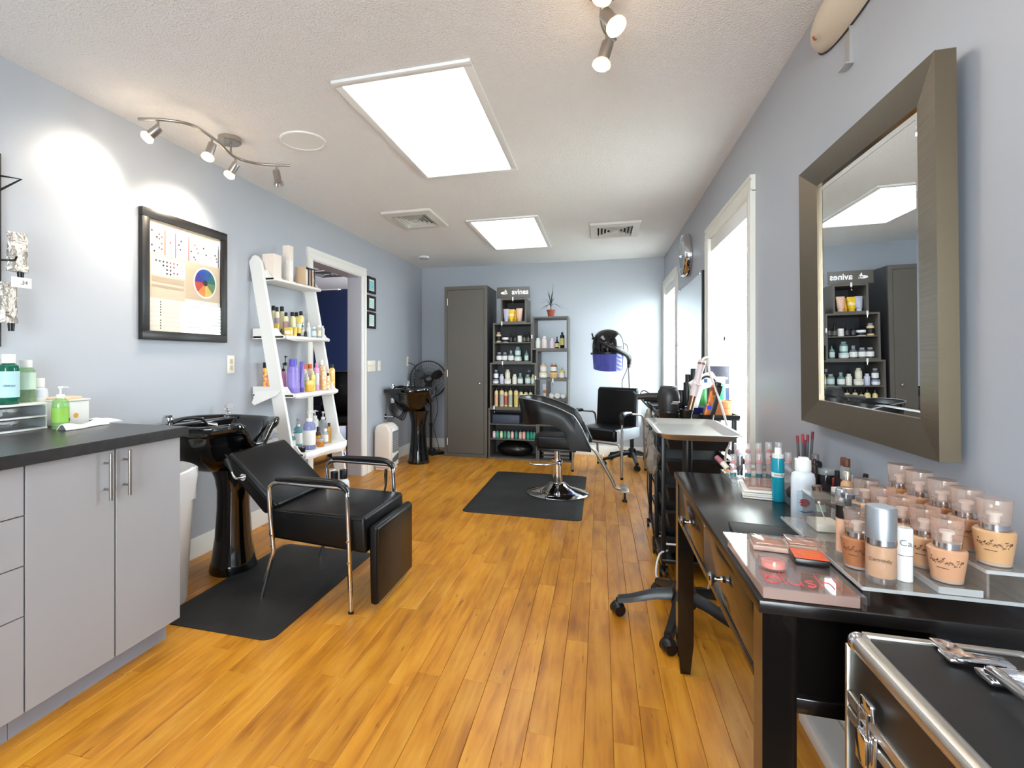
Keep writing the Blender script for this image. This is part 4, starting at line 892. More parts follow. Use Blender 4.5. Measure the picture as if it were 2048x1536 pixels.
for k in range(3):
    a0 = 2*PI*k/3+.5
    def bl_(u, v, a0=a0):
        r = .03+.165*u; w_ = (.25+.55*math.sin(PI*min(1,.25+.75*u)))*1.05; a = a0+(v-.5)*w_*1.2
        return A @ Vector((r*math.cos(a), r*math.sin(a), (v-.5)*.05))
    part('blade', MB().sheet(bl_, 8, 6).thick(.002), mat('fan_blade', (40,38,40), .4), t)
part('power_cord', MB().tube([(-2.02,6.22,.8),(-1.985,6.2,.55),(-2.03,6.18,.35),(-1.97,6.17,.12),(-1.95,6.15,.02),(-2.0,6.0,.008)], .004, 6, 6), BLACK, t)
solo('extension_lead', MB().tube([(L+.012,6.115,1.15),(L+.05,6.13,1.14),(L+.09,6.16,1.08),(L+.06,6.2,.8),(L+.05,6.3,.4)], .0045, 6, 6), BLACK, 'thin black cord plugged into the outlet above the fan', 'cord')
# ================================================================ tall cabinet and stacked box shelves
x0, x1, yF = -1.852, -1.312, 6.06
t = thing('tall_cabinet', 'tall warm grey cabinet with a single door against the back wall', 'cabinet', ((x0+x1)/2, 6.35, 0))
part('carcass', MB().box(x0, x1, yF+.02, B-.02, 0, 2.09), SLATE, t)
for b in ((x0,x0+.038,0,2.092),(x1-.038,x1,0,2.092),(x0+.038,x1-.038,2.05,2.092),(x0+.038,x1-.038,0,.042)): part('face_frame', MB().box(b[0],b[1],yF,yF+.02,b[2],b[3]), GREY, t)
dd = part('door', MB().rbox(x0+.041,x1-.041,yF-.002,yF+.017,.046,2.046,.001,1), GREY, t)
part('knob', MB().lathe([(.005,0),(.006,.012),(.014,.02),(.013,.027),(0,.03)], n=18).xf(align(Vector((-1.405,yF-.002,.905)), (0,-1,0))), NICKEL, dd)
for z in (1.86,.98,.14): part('hinge', MB().cyl((x0+.0395,yF-.004,z),(x0+.0395,yF-.004,z+.085),.0055,n=8), WHITE, dd)
def cube(label, x0, x1, z0, z1, shelves=(), th=.018, yb=6.46, back=True):
    t = thing('box_shelf', label, 'shelf unit', ((x0+x1)/2, (yF+yb)/2, z0), group='stacked grey display boxes')
    part('side_panel', MB().box(x0,x0+th,yF,yb,z0,z1), GREY, t); part('side_panel', MB().box(x1-th,x1,yF,yb,z0,z1), GREY, t)
    part('top_panel', MB().box(x0+th,x1-th,yF,yb,z1-th,z1), GREY, t); part('bottom_panel', MB().box(x0+th,x1-th,yF,yb,z0,z0+th), GREY, t)
    if back: part('back_panel', MB().box(x0+th,x1-th,yb-.012,yb,z0+th,z1-th), SLATE, t)
    for z in shelves: part('shelf_board', MB().box(x0+th,x1-th,yF+.01,yb-.012,z-.012,z), GREY, t)
cube('smallest grey display box directly under the logo sign', -1.147,-.84,1.632,1.925)
cube('grey display box with black droppers and white-labelled bottles', -1.24,-.768,1.156,1.6315,(1.40,))
cube('grey display box with tall cream bottles behind the chair back', -1.278,-.724,.6065,1.155,(.897,))
cube('lowest wide grey display box with a row of small green bottles', -1.298,-.706,0,.606,(.42,.242))
cube('grey display box carrying the potted plant', -.766,-.354,1.308,1.698,back=False)
cube('grey display box with amber bottles on tubs', -.7235,-.351,.958,1.3075,back=False)
cube('small grey display box with three round lids', -.608,-.356,.7155,.9575,back=False)
cube('grey display box below the three round lids', -.704,-.36,.4305,.715)
cube('lowest right grey display box holding magazines', -.704,-.30,0,.43,(.21,))
sg = thing('shelf_sign', 'grey board sign with white logo lettering on the top display box', 'sign', (-1.0, yF, 1.9255))
part('board', MB().rbox(-1.192,-.803,yF-.004,yF+.016,1.9255,2.058,.002), GREY, sg)
LOGO = mat('white_logo', (250,250,250), .5)
part('lettering', text_mb('avines', .088, Matrix.Translation((-.955+.043,yF-.0045,1.997)) @ Matrix.Rotation(PI/2,4,'X'), .001, bold=.0022, sx=.92), LOGO, sg)
m = MB(); cx_, cz = -1.105, 1.989
oval = [(cx_+.04*math.cos(2*PI*i/24), cz+.0165*math.sin(2*PI*i/24)) for i in range(24)]; hole = [(cx_+.012+.012*math.cos(2*PI*i/24), cz+.0055*math.sin(2*PI*i/24)) for i in range(24)]
y_ = yF-.0055
m.loft([[(p[0],y_,p[1]) for p in oval], [(p[0],y_,p[1]) for p in hole], [(p[0],y_+.0014,p[1]) for p in hole], [(p[0],y_+.0014,p[1]) for p in oval]], closed=True)
part('logo_oval', m, LOGO, sg)
part('logo_sail', MB().prism([(cx_+.008,cz+.014),(cx_+.014,cz+.046),(cx_+.034,cz+.018),(cx_+.045,cz-.014),(cx_+.030,cz-.014),(cx_+.028,cz+.008)], 'y', y_, y_+.0014), LOGO, sg)
# ---- products in the boxes
o1, s1 = (860, 540), 6.827
o2, s2 = (880, 740), 7.314
gp = 'products in the grey display boxes'
shelf_row([(1042,530,705,74,'silver lilac squeeze tube','tube',pl(190,190,206),pl(200,200,212),None),(1112,535,705,84,'bright yellow squeeze tube','tube',pl(244,196,40),pl(236,180,30),pl(246,226,150)),
 (1162,540,705,78,'orange-yellow squeeze tube set behind','tube',pl(224,166,30),pl(214,150,20),None,{'dy':.05}),(1222,525,705,82,'peach squeeze tube','tube',pl(236,196,168),pl(226,186,160),None)], 6.13, 1.6505, 'shelf under the logo sign', gp, o1, s1)
DARK = pl(26,24,26,.25); BLAB = mat('black_label', (22,22,24), .5)
shelf_row([(937,835,975,72,'cream bottle with black label','wide',pl(228,196,146),CLW,BLAB),(1028,908,975,92,'low white jar with black label','jar',pl(236,234,228),WHITE,BLAB),
 (1103,820,970,52,'black dropper bottle','dropper',DARK,BCAP,pl(60,58,58)),(1162,820,970,52,'black dropper bottle','dropper',DARK,BCAP,pl(60,58,58)),(1225,880,970,62,'plain white bottle','can',pl(232,230,224),WHITE,None),
 (1288,820,970,58,'dark olive dropper bottle','dropper',pl(40,42,34,.25),BCAP,pl(90,88,76)),(1345,820,970,58,'dark olive dropper bottle','dropper',pl(40,42,34,.25),BCAP,pl(90,88,76))], 6.13, 1.4005, 'dropper shelf', gp, o1, s1)
AQ = clear('aqua_clear', (180,214,210), solid=.45, body=(150,196,192)); SMK = clear('smoke_clear', (150,146,154), solid=.5, body=(110,104,112)); CLR = clear('grey_clear', (196,202,208), solid=.4, body=(160,168,176))
TL = pl(206,226,222)
shelf_row([(945,1120,1240,78,'plum-grey bottle with white label','wide',SMK,CLW,LABW),(1022,1120,1240,72,'grey clear bottle with white label','wide',CLR,CLW,LABW),(1105,1095,1240,76,'grey bottle with tapered top and white label','flask',CLR,CLW,LABW),
 (1200,1182,1245,98,'low aqua tub','tub',TL,TL,LABW),(1318,1095,1245,58,'slim aqua nozzle bottle','nozzle',AQ,CLW,TL)], 6.13, 1.1745, 'white label shelf', gp, o1, s1)
p = PY(6.13, 860+1200/s1, 700)
bottle('aqua bottle standing on the low aqua tub', (p.x,6.13,1.1745+.0548), .117, .035, AQ, CLW, TL, 'wide', group=gp)
SLB = clear('slate_blue_clear', (120,126,150), solid=.55, body=(92,98,124)); CRM = pl(222,216,190); GRN = clear('mint_clear', (196,216,196), solid=.5, body=(170,196,170)); LIM = pl(206,206,130); LILB = pl(212,212,232)
shelf_row([(815,135,205,86,'low slate-blue tub','tub',pl(120,126,156),pl(140,146,172),LABW),(903,62,205,62,'pale lilac bottle','wide',LILB,LILB,None),(990,130,208,100,'low cream tub','tub',CRM,CRM,LABW),
 (1092,65,208,66,'ivory bottle','wide',pl(232,230,216),pl(232,230,216),None),(1175,45,208,80,'teal clear bottle with white label','flask',AQ,CLW,LABW),(1285,65,208,80,'mint bottle with white label','wide',GRN,CLW,TL),(1362,65,208,55,'yellow-green bottle','wide',LIM,CRM,LABW)], 6.13, .8975, 'mixed tub shelf', gp, o2, s2)
for u, hh, rr, z, bd, lb, desc in ((820,.114,.030,.8975+.0568,SLB,LABW,'slate-blue bottle standing on the slate-blue tub'),(990,.112,.030,.8975+.0635,CRM,pl(236,232,214),'cream bottle standing on the cream tub')):
    p = PY(6.13, 880+u/s2, 700); bottle(desc, (p.x,6.13,z), hh, rr, bd, CLW if bd is SLB else CRM, lb, 'wide', group=gp)
bottle('dark smoky bottle at the back of the shelf above the tall cream bottles', (-.83,6.25,.8975), .17, .03, SMK, CLW, None, 'wide', group=gp)
TB = pl(232,214,150)
tall = [(825,265,542,56,(236,176,140),'peach'),(903,262,545,66,(176,176,168),'grey'),(965,285,545,50,(190,90,80),'red'),(1030,262,548,62,(170,178,160),'sage'),(1113,262,548,66,(214,190,110),'gold'),(1187,285,550,56,(130,166,160),'teal'),(1257,290,550,56,(222,170,160),'pink'),(1325,290,548,56,(190,160,150),'mauve')]
shelf_row([(u,a,b,w_,'tall cream bottle with %s label' % nm,'spray',TB,BCAP,pl(*col)) for u,a,b,w_,col,nm in tall], 6.13, .6250, 'tall bottle shelf', gp, o2, s2)
cols = [((226,196,206),'pink'),((70,150,134),'teal'),((206,214,170),'pale green'),((56,140,120),'teal'),((120,170,150),'sea green'),((226,178,170),'pink'),((52,140,126),'teal'),((206,176,156),'beige'),((222,178,172),'pink'),((60,150,130),'teal'),((50,140,124),'teal'),((76,156,130),'teal')]
us = [792,840,897,952,1005,1057,1115,1175,1228,1287,1337,1383]
shelf_row([(u,890,1012+ (u-792)*.02,45,'small %s bottle with black cap' % cols[i][1],'wide',pl(*cols[i][0]),BCAP,pl(*[min(255,int(c_*1.12)) for c_ in cols[i][0]])) for i, u in enumerate(us)], 6.12, .2425, 'small bottle row', gp, o2, s2)
solo('storage_box', MB().rbox(-1.262,-.93,6.12,6.38,.4205,.525,.006), mat('slate_blue_box', (66,74,90), .5), 'slate blue storage box in the lowest wide display box', 'box')
m = MB(); rings = []
for j in range(9):
    a = j/8; sc_ = .35+.65*math.sin(PI*(.1+.8*a))
    rings.append([(-1.0+.22*sc_*math.cos(2*PI*i/24)*(1+.04*math.sin(5*i)), 6.24+.12*sc_*math.sin(2*PI*i/24), .0185+.17*a+.006*math.sin(i*1.7+j)) for i in range(24)])
solo('folded_capes', m.loft(rings), mat('black_nylon', (12,12,13), .3), 'bundle of folded black capes at the bottom of the display boxes', 'cape')
shelf_row([(1475,925,1065,70,'white rounded bottle','wide',pl(226,226,216),pl(232,232,226),None),(1562,900,1065,76,'pale pink rounded bottle','wide',pl(226,212,206),pl(230,222,216),None),(1668,928,1065,66,'lilac pink bottle','wide',pl(222,200,214),pl(228,212,224),None),
 (1735,900,1062,54,'black dropper bottle with gold label','dropper',DARK,BCAP,pl(206,196,120)),(1805,843,1062,60,'tall black bottle with gold label','slim',DARK,BCAP,pl(190,180,96))], 6.13, 1.3265, 'plant box shelf', gp, o1, s1)
AMB = clear('amber_clear', (226,176,110), solid=.5, body=(196,140,80))
shelf_row([(1545,1405,1480,112,'low cream tub','tub',pl(230,214,170),pl(236,220,176),LABW),(1690,1405,1480,124,'low peach tub','tub',pl(226,190,130),pl(232,200,146),None),(1803,1330,1478,75,'yellow nozzle bottle','nozzle',pl(222,206,110),CLW,LABW)], 6.13, .9765, 'shelf with amber bottles', gp, o1, s1)
for u, bd, desc in ((1548,pl(222,196,150),'tan bottle standing on the low cream tub'),(1690,AMB,'amber bottle standing on the low peach tub')):
    p = PY(6.13, 860+u/s1, 700); bottle(desc, (p.x,6.13,.9765+(.0665 if u < 1600 else .0665)), .108, .040, bd, CLW, LABW, 'wide', group=gp)
for u, dpx, col, desc in ((1632,86,(222,190,170),'round jar with a pinkish lid'),(1718,88,(226,222,214),'round jar with a white lid, middle of three'),(1805,78,(214,214,206),'round jar with a pale grey lid')):
    p = PY(6.13, 880+u/s2, 740+380/s2); r = dpx/s2*mpp(p)/2; z = .734+r
    t = thing('round_jar', desc+', standing on edge', 'jar', (p.x,6.13,.734), group='jars standing on edge')
    Aj = align(Vector((p.x,6.15,z)), (0,-1,0))
    part('body', MB().lathe([(0,-.02),(r*.95,-.02),(r*.95,.012),(0,.012)], n=28).xf(Aj), WHITE, t)
    part('lid', MB().lathe([(r,.008),(r,.03),(r*.95,.033),(0,.033)], n=28).xf(Aj), pl(*col), t)
    part('label', MB().lathe([(0,.0335),(r*.7,.0335),(r*.7,.033)], n=24).xf(Aj), LABW, t)
p = PY(6.12, 880+1535/s2, 800)
bottle('white and orange squeeze tube standing left of the round jars', (p.x,6.13,.7155), .19, .024, FROST, pl(220,216,206), pl(206,130,70), 'tube', group=gp, name='squeeze_tube', cat='tube')
for k in range(7):
    cc = [(206,200,190),(190,186,180),(226,222,214),(170,160,150),(214,210,204),(150,146,146),(222,218,210)][k]
    solo('magazine', MB().rbox(-.675+.006*(k%3),-.36-.006*(k%2),6.09,6.36,.449+k*.0095,.4582+k*.0095,.001,1), pl(*cc,.6), 'magazine in the stack below the round jars, %s from the bottom' % ORD[k], 'magazine', 'stacked magazines')
for k in range(5):
    cc = [(60,60,64),(120,118,116),(40,40,44),(150,146,140),(70,70,74)][k]
    solo('folder', MB().rbox(-.66+.02*(k%2),-.34,6.09,6.36,.0185+k*.021,.0390+k*.021,.001,1), pl(*cc,.6), 'flat folder lying in the lowest right display box, %s from the bottom' % ORD[k], 'folder', 'flat folders')
solo('clipper_case', MB().rbox(-.60,-.42,6.1,6.3,.2105,.28,.012), BLACK, 'black clipper case in the lowest right display box', 'case')
# white plastic shelf talkers with wire clips
for k, (u, v, o, s) in enumerate(((1130,368,o1,s1),(980,705,o1,s1),(990,1245,o1,s1),(1390,885,o1,s1),(1440,1445,o1,s1),(1650,125,o2,s2),(1665,420,o2,s2),(790,520,o2,s2))):
    p = PY(yF-.004, o[0]+u/s, o[1]+v/s)
    wh = ['below the logo sign','under the squeeze tubes','under the white-labelled bottles','beside the white rounded bottle','beside the low cream tub','above the round jars','below the round jars','below the tall bottles'][k]
    t = thing('shelf_clip', 'small white label clip %s' % wh, 'clip', (p.x, yF-.004, p.z-.06), group='shelf label clips')
    part('tag_card', MB().rbox(p.x-.008,p.x+.008,yF-.006,yF-.0005,p.z-.045,p.z,.001,1), WHITE, t)
    part('wire_hook', MB().cyl((p.x,yF-.004,p.z-.045),(p.x,yF-.004,p.z-.065),.002,n=6).tube([(p.x-.007,yF-.004,p.z-.08),(p.x,yF-.004,p.z-.065),(p.x+.007,yF-.004,p.z-.08)],.002,6), CHROME, t)
# potted spider plant on the top right box
pc = Vector((-.565, 6.2, 1.6985))
t = thing('potted_plant', 'small spiky plant in a terracotta pot on the display box', 'plant', pc)
part('pot', MB().lathe([(0,0),(.033,0),(.044,.07),(.050,.072),(.051,.088),(.046,.088),(.044,.078),(0,.078)], n=24), mat('terracotta', (160,78,54), .7), t, False)
part('soil', MB().lathe([(0,.08),(.044,.079),(0,.078)], n=16), mat('soil', (40,30,24), .9), t, False)
part('stem', MB().cyl((0,0,.078),(0,0,.14),.006,n=8), mat('plant_stem', (86,100,60), .7), t, False)
LEAF = mat('dark_green_leaf', (40,58,40), .4)
lr = random.Random(11)
for k in range(18):
    a = k*2.4+lr.uniform(-.2,.2); ln = lr.uniform(.14,.25); el = lr.uniform(.5,1.45) if k % 4 else 1.4
    def lf(u, v, a=a, ln=ln, el=el):
        r = ln*u*math.cos(el)*(.6+.6*u); z = .13 + ln*(math.sin(el)*u*1.25 - (1.1*(1.6-el))*u*u*.75); w_ = .0055*math.sin(PI*(.12+.86*u))*(v-.5)*2
        return (r*math.cos(a)-w_*math.sin(a), r*math.sin(a)+w_*math.cos(a), z+abs(v-.5)*.002)
    part('leaf', MB().sheet(lf, 9, 2), LEAF, t, False)
# ================================================================ styling chair on the mat
def interp(tab, x):
    if x <= tab[0][0]: return tab[0][1]
    for (a, b), (c, d_) in zip(tab, tab[1:]):
        if x <= c: return b + (d_-b)*(x-a)/(c-a)
    return tab[-1][1]
sc_ = Vector((-.365, 4.62, .0145))
t = thing('styling_chair', 'black curved-shell styling chair on a round chrome base', 'chair', sc_)
part('base', MB().lathe([(0,0),(.268,0),(.272,.006),(.266,.012),(.19,.03),(.11,.058),(.075,.085),(.062,.095),(0,.095)], n=56), CHROME, t, False)
part('column', MB().cyl((0,0,.09),(0,0,.27),.045,n=28).cyl((0,0,.27),(0,0,.30),.05,n=28).cyl((0,0,.3),(0,0,.40),.026,n=20).cyl((.03,-.05,.11),(.03,-.05,.30),.014), CHROME, t, False)
part('pump_lever', MB().tube([(.02,-.05,.275),(-.06,-.07,.262),(-.20,-.08,.255),(-.235,-.08,.268)], .0075, 8, 3).ball((.025,-.06,.275),.026), CHROME, t, False)
part('seat_plate', MB().rbox(-.16,.17,-.17,.17,.395,.415,.005), BLACK, t, False)
part('seat', MB().prism([(-.155+.0,-.20),(.24,-.235),(.27,-.21),(.27,.21),(.24,.235),(-.155,.20),(-.185,.12),(-.195,0),(-.185,-.12)], 'z', .415, .515, .03, 4), VINYL, t, False)
topt = [(-.30,.855),(-.2,.848),(-.12,.835),(-.03,.80),(.06,.765),(.16,.715),(.215,.63),(.26,.53),(.298,.445)]
bott = [(-.30,.60),(-.2,.625),(-.14,.636),(-.03,.632),(.05,.60),(.085,.555),(.11,.47),(.125,.425),(.30,.42)]
def plan(s):                         # s in -1..1 along the wrap, near side -> back -> far side
    a = abs(s); sg_ = -1 if s < 0 else 1
    if a > .45:
        k = (a-.45)/.55; return (-.10+.395*k, sg_*(.275-.005*k))
    ph = a/.45*PI/2; return (-.10-.185*math.cos(ph), sg_*.275*math.sin(ph))
N_ = 60; rings = []; pipe = []
for i in range(N_+1):
    s = -1+2*i/N_; x, y = plan(s); e = 1e-3; xa, ya_ = plan(max(-1,s-e)); xb, yb_ = plan(min(1,s+e))
    nrm = Vector((yb_-ya_, -(xb-xa), 0)).normalized(); nrm = -nrm if nrm.dot(Vector((x, y, 0))-Vector((.1,0,0))) < 0 else nrm
    zt_, zb_2 = interp(topt, x), interp(bott, x); bk = max(0, min(1, (-.02-x)/.2))
    def pt(o_, z): 
        lean = -bk*(z-.60)*.24
        return (x+nrm.x*o_+lean, y+nrm.y*o_, z)
    th = .036
    rings.append([pt(0,zb_2), pt(.006,(zt_+zb_2)/2), pt(0,zt_-.006), pt(-.006,zt_), pt(-th+.006,zt_), pt(-th,zt_-.008), pt(-th-.006,(zt_+zb_2)/2), pt(-th,zb_2)])
    pipe.append(pt(0, zt_-.002))
part('shell', MB().loft(rings), VINYL, t, False, ang=50)
part('edge_piping', MB().tube(pipe, .0045, 6), mat('grey_piping', (150,150,152), .3, .3), t, False)
fr = part('footrest_tube', MB().tube([(.22,0,.42),(.30,0,.405),(.36,0,.33),(.46,0,.15),(.49,0,.085),(.53,0,.07),(.575,0,.068)], .0145, 12, 4), NICKEL, t, False)
part('foot_plate', MB().rbox(.535,.60,-.13,.13,.07,.078,.003).xf(Matrix.Rotation(0,4,'Y')), NICKEL, fr, False)
part('footrest_glide', MB().cyl((.565,-.10,.012-.0145),(.565,-.10,.07),.009).cyl((.565,-.10,-.0135),(.565,-.10,.004),.02,n=16), BLACK, fr, False)
# ================================================================ dryer chair and hood dryer
t = thing('dryer_chair', 'black vinyl armchair with chrome tube legs under the hood dryer', 'chair', (.09, 5.72, 0), -.47)
PALE = mat('pale_grey_vinyl', (196,206,216), .4)
part('seat', MB().rbox(-.235,.205,-.27,.24,.355,.485,.035,4), VINYL, t, False)
part('seat_side_panel', MB().rbox(.206,.236,-.25,.25,.36,.475,.01), PALE, t, False)
part('seat_side_panel', MB().rbox(-.266,-.236,-.25,.25,.36,.475,.01), PALE, t, False)
part('backrest', MB().prism([(.17,.46),(.255,.475),(.30,.86),(.285,.885),(.235,.885),(.205,.86)], 'x', -.235, .215, .022, 3), VINYL, t, False)
part('backrest_side_panel', MB().prism([(.185,.47),(.258,.48),(.30,.85),(.285,.87),(.24,.87),(.22,.85)], 'x', .2155, .238, .004), PALE, t, False)
for s in (-1, 1):
    x = s*.275
    part('leg', MB().tube([(x,-.28,0),(x,-.275,.58),(x,-.26,.62),(x,-.22,.632)], .0115, 10), NICKEL, t, False)
    part('leg', MB().tube([(x,.30,0),(x,.25,.50),(x,.22,.585),(x,.17,.61),(x,-.05,.632)], .0115, 10), NICKEL, t, False)
    part('arm_pad', MB().tube([(x,-.29,.545),(x,-.292,.60),(x,-.27,.636),(x,-.20,.648),(x,-.08,.645)], [.018,.025,.026,.024,.018], 12, 4), mat('black_arm_pad', (14,14,15), .3), t, False)
    for yy in (-.28,.30): part('foot_cap', MB().cyl((x,yy,0),(x,yy,.022),.0145,n=12), BLACK, t, False)
    for yy, z in ((-.277,.37),(-.277,.28),(.262,.37)): part('bolt', MB().cyl((x+s*.011,yy,z),(x+s*.022,yy,z),.007,n=8), CHROME, t, False)
part('seat_frame', MB().tube([(-.262,-.262,.20),(-.258,-.262,.28),(-.235,-.262,.325),(-.19,-.262,.342),(.19,-.262,.342),(.235,-.262,.325),(.258,-.262,.28),(.262,-.262,.20)], .0105, 10, 3), NICKEL, t, False)
t = thing('hood_dryer', 'black hood hair dryer with blue visor on a wheeled stand', 'hood dryer', (.35, 6.14, 0))
def star_base(t, c, r, ang0, zhub, hubr=.035, lw=.022):
    for k in range(5):
        a = ang0+2*PI*k/5; dx, dy = math.cos(a), math.sin(a); px_, py_ = -dy, dx
        rings = []
        for f_, z, w_, h_ in ((.08,zhub,lw*1.2,.030),(.4,zhub-.012,lw*1.05,.028),(.8,zhub-.05,lw*.85,.022),(1.0,zhub-.062,lw*.8,.02)):
            q = Vector((c[0]+dx*r*f_, c[1]+dy*r*f_, z))
            rings.append([q+Vector((px_*w_*sx, py_*w_*sx, h_*sz)) for sx, sz in ((-1,-.6),(-.9,.4),(-.5,.8),(.5,.8),(.9,.4),(1,-.6))])
        lg = part('base_leg', MB().loft(rings), BLACK, t)
        q = Vector((c[0]+dx*r, c[1]+dy*r, 0)); wd = Vector((.5,-.87,0))
        part('caster', MB().cyl(q+wd*.006+Vector((0,0,.0275)), q+wd*.024+Vector((0,0,.0275)), .027, n=20).cyl(q-wd*.024+Vector((0,0,.0275)), q-wd*.006+Vector((0,0,.0275)), .027, n=20).cyl(q+Vector((0,0,.02)), q+Vector((0,0,zhub-.055)), .009), BLACK, lg)
        part('caster_hood', MB().tube([q-wd*.013+Vector((0,0,.031)), q-wd*.010+Vector((0,0,.034)), q+wd*.010+Vector((0,0,.034)), q+wd*.013+Vector((0,0,.031))], [.026,.030,.030,.026], 18), BLACK, lg)
    part('hub', MB().lathe([(0,zhub-.05),(hubr*1.3,zhub-.05),(hubr*1.5,zhub-.02),(hubr*1.3,zhub+.02),(hubr,zhub+.05),(0,zhub+.05)], (c[0],c[1],0), 20), BLACK, t)
star_base(t, (.35,6.14), .34, 3.55, .135)
part('stand_tube', MB().cyl((.35,6.14,.15),(.345,6.14,.52),.02), BLACK, t)
part('pole', MB().cyl((.345,6.14,.50),(.315,6.12,1.14),.0135), STEEL, t)
hc_ = Vector((.085, 6.0, 1.26)); HB = mat('black_hood_gloss', (10,10,11), .12, coat=.4)
part('hood_shell', MB().lathe([(.165,0),(.172,.01),(.172,.09),(.165,.15),(.14,.21),(.10,.25),(.05,.27),(0,.275)], hc_, 40, 1, 1.06), HB, t)
part('hood_band', MB().lathe([(.166,-.008),(.176,-.004),(.177,.012),(.172,.016)], hc_, 40, 1, 1.06), BLACK, t)
part('hood_side_rim', MB().tube([hc_+Vector((-.172*math.sin(a), -.05+.02*math.cos(a), .02+.21*a/1.5)) for a in [1.5*i/8 for i in range(9)]], .008, 8), BLACK, t)
def vis(u, v):
    a = PI*1.05 + u*PI*.98; z = -.002 - v*(.165+.03*(1-abs(2*u-1)**2)); r = .170-.012*v
    return (hc_.x+r*math.cos(a), hc_.y+r*1.06*math.sin(a), hc_.z+z)
part('visor', MB().sheet(vis, 28, 5).thick(.003), clear('blue_visor', (150,152,206), solid=.36, body=(96,100,172)), t)
part('hinge_knob', MB().cyl(hc_+Vector((-.17,-.03,.0)), hc_+Vector((-.186,-.03,.0)), .012).cyl(hc_+Vector((-.155,-.03,.17)), hc_+Vector((-.172,-.035,.17)), .011), BLACK, t)
ap = [hc_+Vector((-.10,-.165,.135)), hc_+Vector((-.02,-.19,.095)), hc_+Vector((.08,-.175,.045)), hc_+Vector((.17,-.09,.01)), hc_+Vector((.225,.04,-.04)), Vector((.318,6.122,1.16)), Vector((.316,6.12,1.10))]
part('swing_arm', MB().tube(ap, [.012,.02,.026,.028,.028,.024,.02], 12, 5, flat=1.1), mat('black_arm', (22,22,24), .35), t)
part('power_cord', MB().tube([hc_+Vector((.155,0,.12)), hc_+Vector((.205,.02,.09)), hc_+Vector((.215,.05,.0)), Vector((.30,6.15,1.1)), Vector((.245,6.15,.95)), Vector((.25,6.15,.83)), Vector((.27,6.16,.6)), Vector((.33,6.17,.3))], .0042, 6, 6), BLACK, t)
# ================================================================ tray stand (five-star base) beside the desk
t = thing('tray_stand', 'rolling stand with a flat steel tray and five-wheel black base', 'trolley', (.365, 2.515, 0))
star_base(t, (.365,2.515), .285, PI-.03, .135, .04, .024)
part('column', MB().cyl((.365,2.515,.15),(.365,2.515,.50),.026,n=20).cyl((.38,2.515,.5),(.38,2.515,.862),.020,n=20), BLACK, t)
part('tray_support', MB().rbox(.25,.50,2.40,2.62,.858,.866,.003), BLACK, t)
def trr(i, z, r=.05):
    x0, x1, y0, y1 = .232+i, .545-i, 2.235+i, 2.825-i; pts = []
    for cx_, cy_, a0 in ((x1-r,y1-r,0),(x0+r,y1-r,PI/2),(x0+r,y0+r,PI),(x1-r,y0+r,1.5*PI)): pts += [(cx_+r*math.cos(a0+k*PI/10), cy_+r*math.sin(a0+k*PI/10), z) for k in range(6)]
    return pts
part('steel_tray', MB().loft([trr(.034,.867,.04), trr(.026,.869,.045), trr(.004,.893), trr(-.008,.893,.055), trr(-.009,.896,.055), trr(.003,.896), trr(.028,.872,.045), trr(.036,.8705,.04)]), STEEL, t)
# ================================================================ right wall: mirrors, clock
mx0 = R-.001
t = thing('wall_mirror', 'large wall mirror in a wide brushed pewter frame above the desk', 'mirror', (R, 1.72, .98))
oy0, oy1, oz0, oz1 = 1.335, 2.115, .98, 1.862; iy0, iy1, iz0, iz1 = 1.445, 2.02, 1.06, 1.79
PEW = brushed('pewter_frame', (136,122,102), .32, (3,3,180)); PEWH = brushed('pewter_frame_h', (136,122,102), .32, (3,180,3))
TILT = Matrix.Translation((R, 0, oz0)) @ Matrix.Rotation(math.radians(-.55), 4, 'Y') @ Matrix.Translation((-R, 0, -oz0))
xo, xi, xw = R-.052, R-.030, R-.014
def rail(a, b, c_, d_, m_):   # outer edge a-b, inner edge c-d as (y,z)
    pts = [[(xw,)+a,(xw,)+b],[(xo,)+a,(xo,)+b],[(xi,)+c_,(xi,)+d_],[(xw,)+c_,(xw,)+d_]]
    rings = [[tuple(r[0]) for r in pts], [tuple(r[1]) for r in pts]]
    part('frame_rail', MB().loft(rings).xf(TILT), m_, t)
O = [(oy0,oz0),(oy1,oz0),(oy1,oz1),(oy0,oz1)]; I = [(iy0,iz0),(iy1,iz0),(iy1,iz1),(iy0,iz1)]
for k in range(4): rail(O[k], O[(k+1)%4], I[k], I[(k+1)%4], PEWH if k % 2 == 0 else PEW)
gl = part('mirror_glass', MB().box(R-.022,R-.018,iy0-.004,iy1+.004,iz0-.004,iz1+.004).xf(TILT), MIRROR, t)
bev = .022
m = MB(); xg = R-.0225
for k in range(4):
    a, b = I[k], I[(k+1)%4]; s = lambda p: (p[0]+(bev if p[0] == iy0 else -bev), p[1]+(bev if p[1] == iz0 else -bev))
    a2, b2_ = s(a), s(b); m.add([(xg+.0016,)+a,(xg+.0016,)+b,(xg-.0002,)+b2_,(xg-.0002,)+a2], [(0,1,2,3)])
part('glass_bevel', m.xf(TILT), MIRROR, gl)
t = thing('station_mirror', 'tall frameless wall mirror between the two windows', 'mirror', (R, 4.8, .95))
part('backing', MB().box(R-.016,R-.001,4.13,5.43,.90,1.85), mat('black_mirror_edge', (14,14,16), .4), t)
part('mirror_glass', MB().box(R-.021,R-.016,4.132,5.428,.902,1.848), MIRROR, t)
for yy in (4.25, 5.3): part('mirror_clip', MB().rbox(R-.026,R-.001,yy-.012,yy+.012,1.84,1.864,.003), CHROME, t)
part('mirror_clip', MB().rbox(R-.026,R-.001,5.42,5.437,1.33,1.36,.003), CHROME, t)
part('edge_strip', MB().box(R-.03,R-.001,4.105,4.131,.90,1.853), BLACK, t)
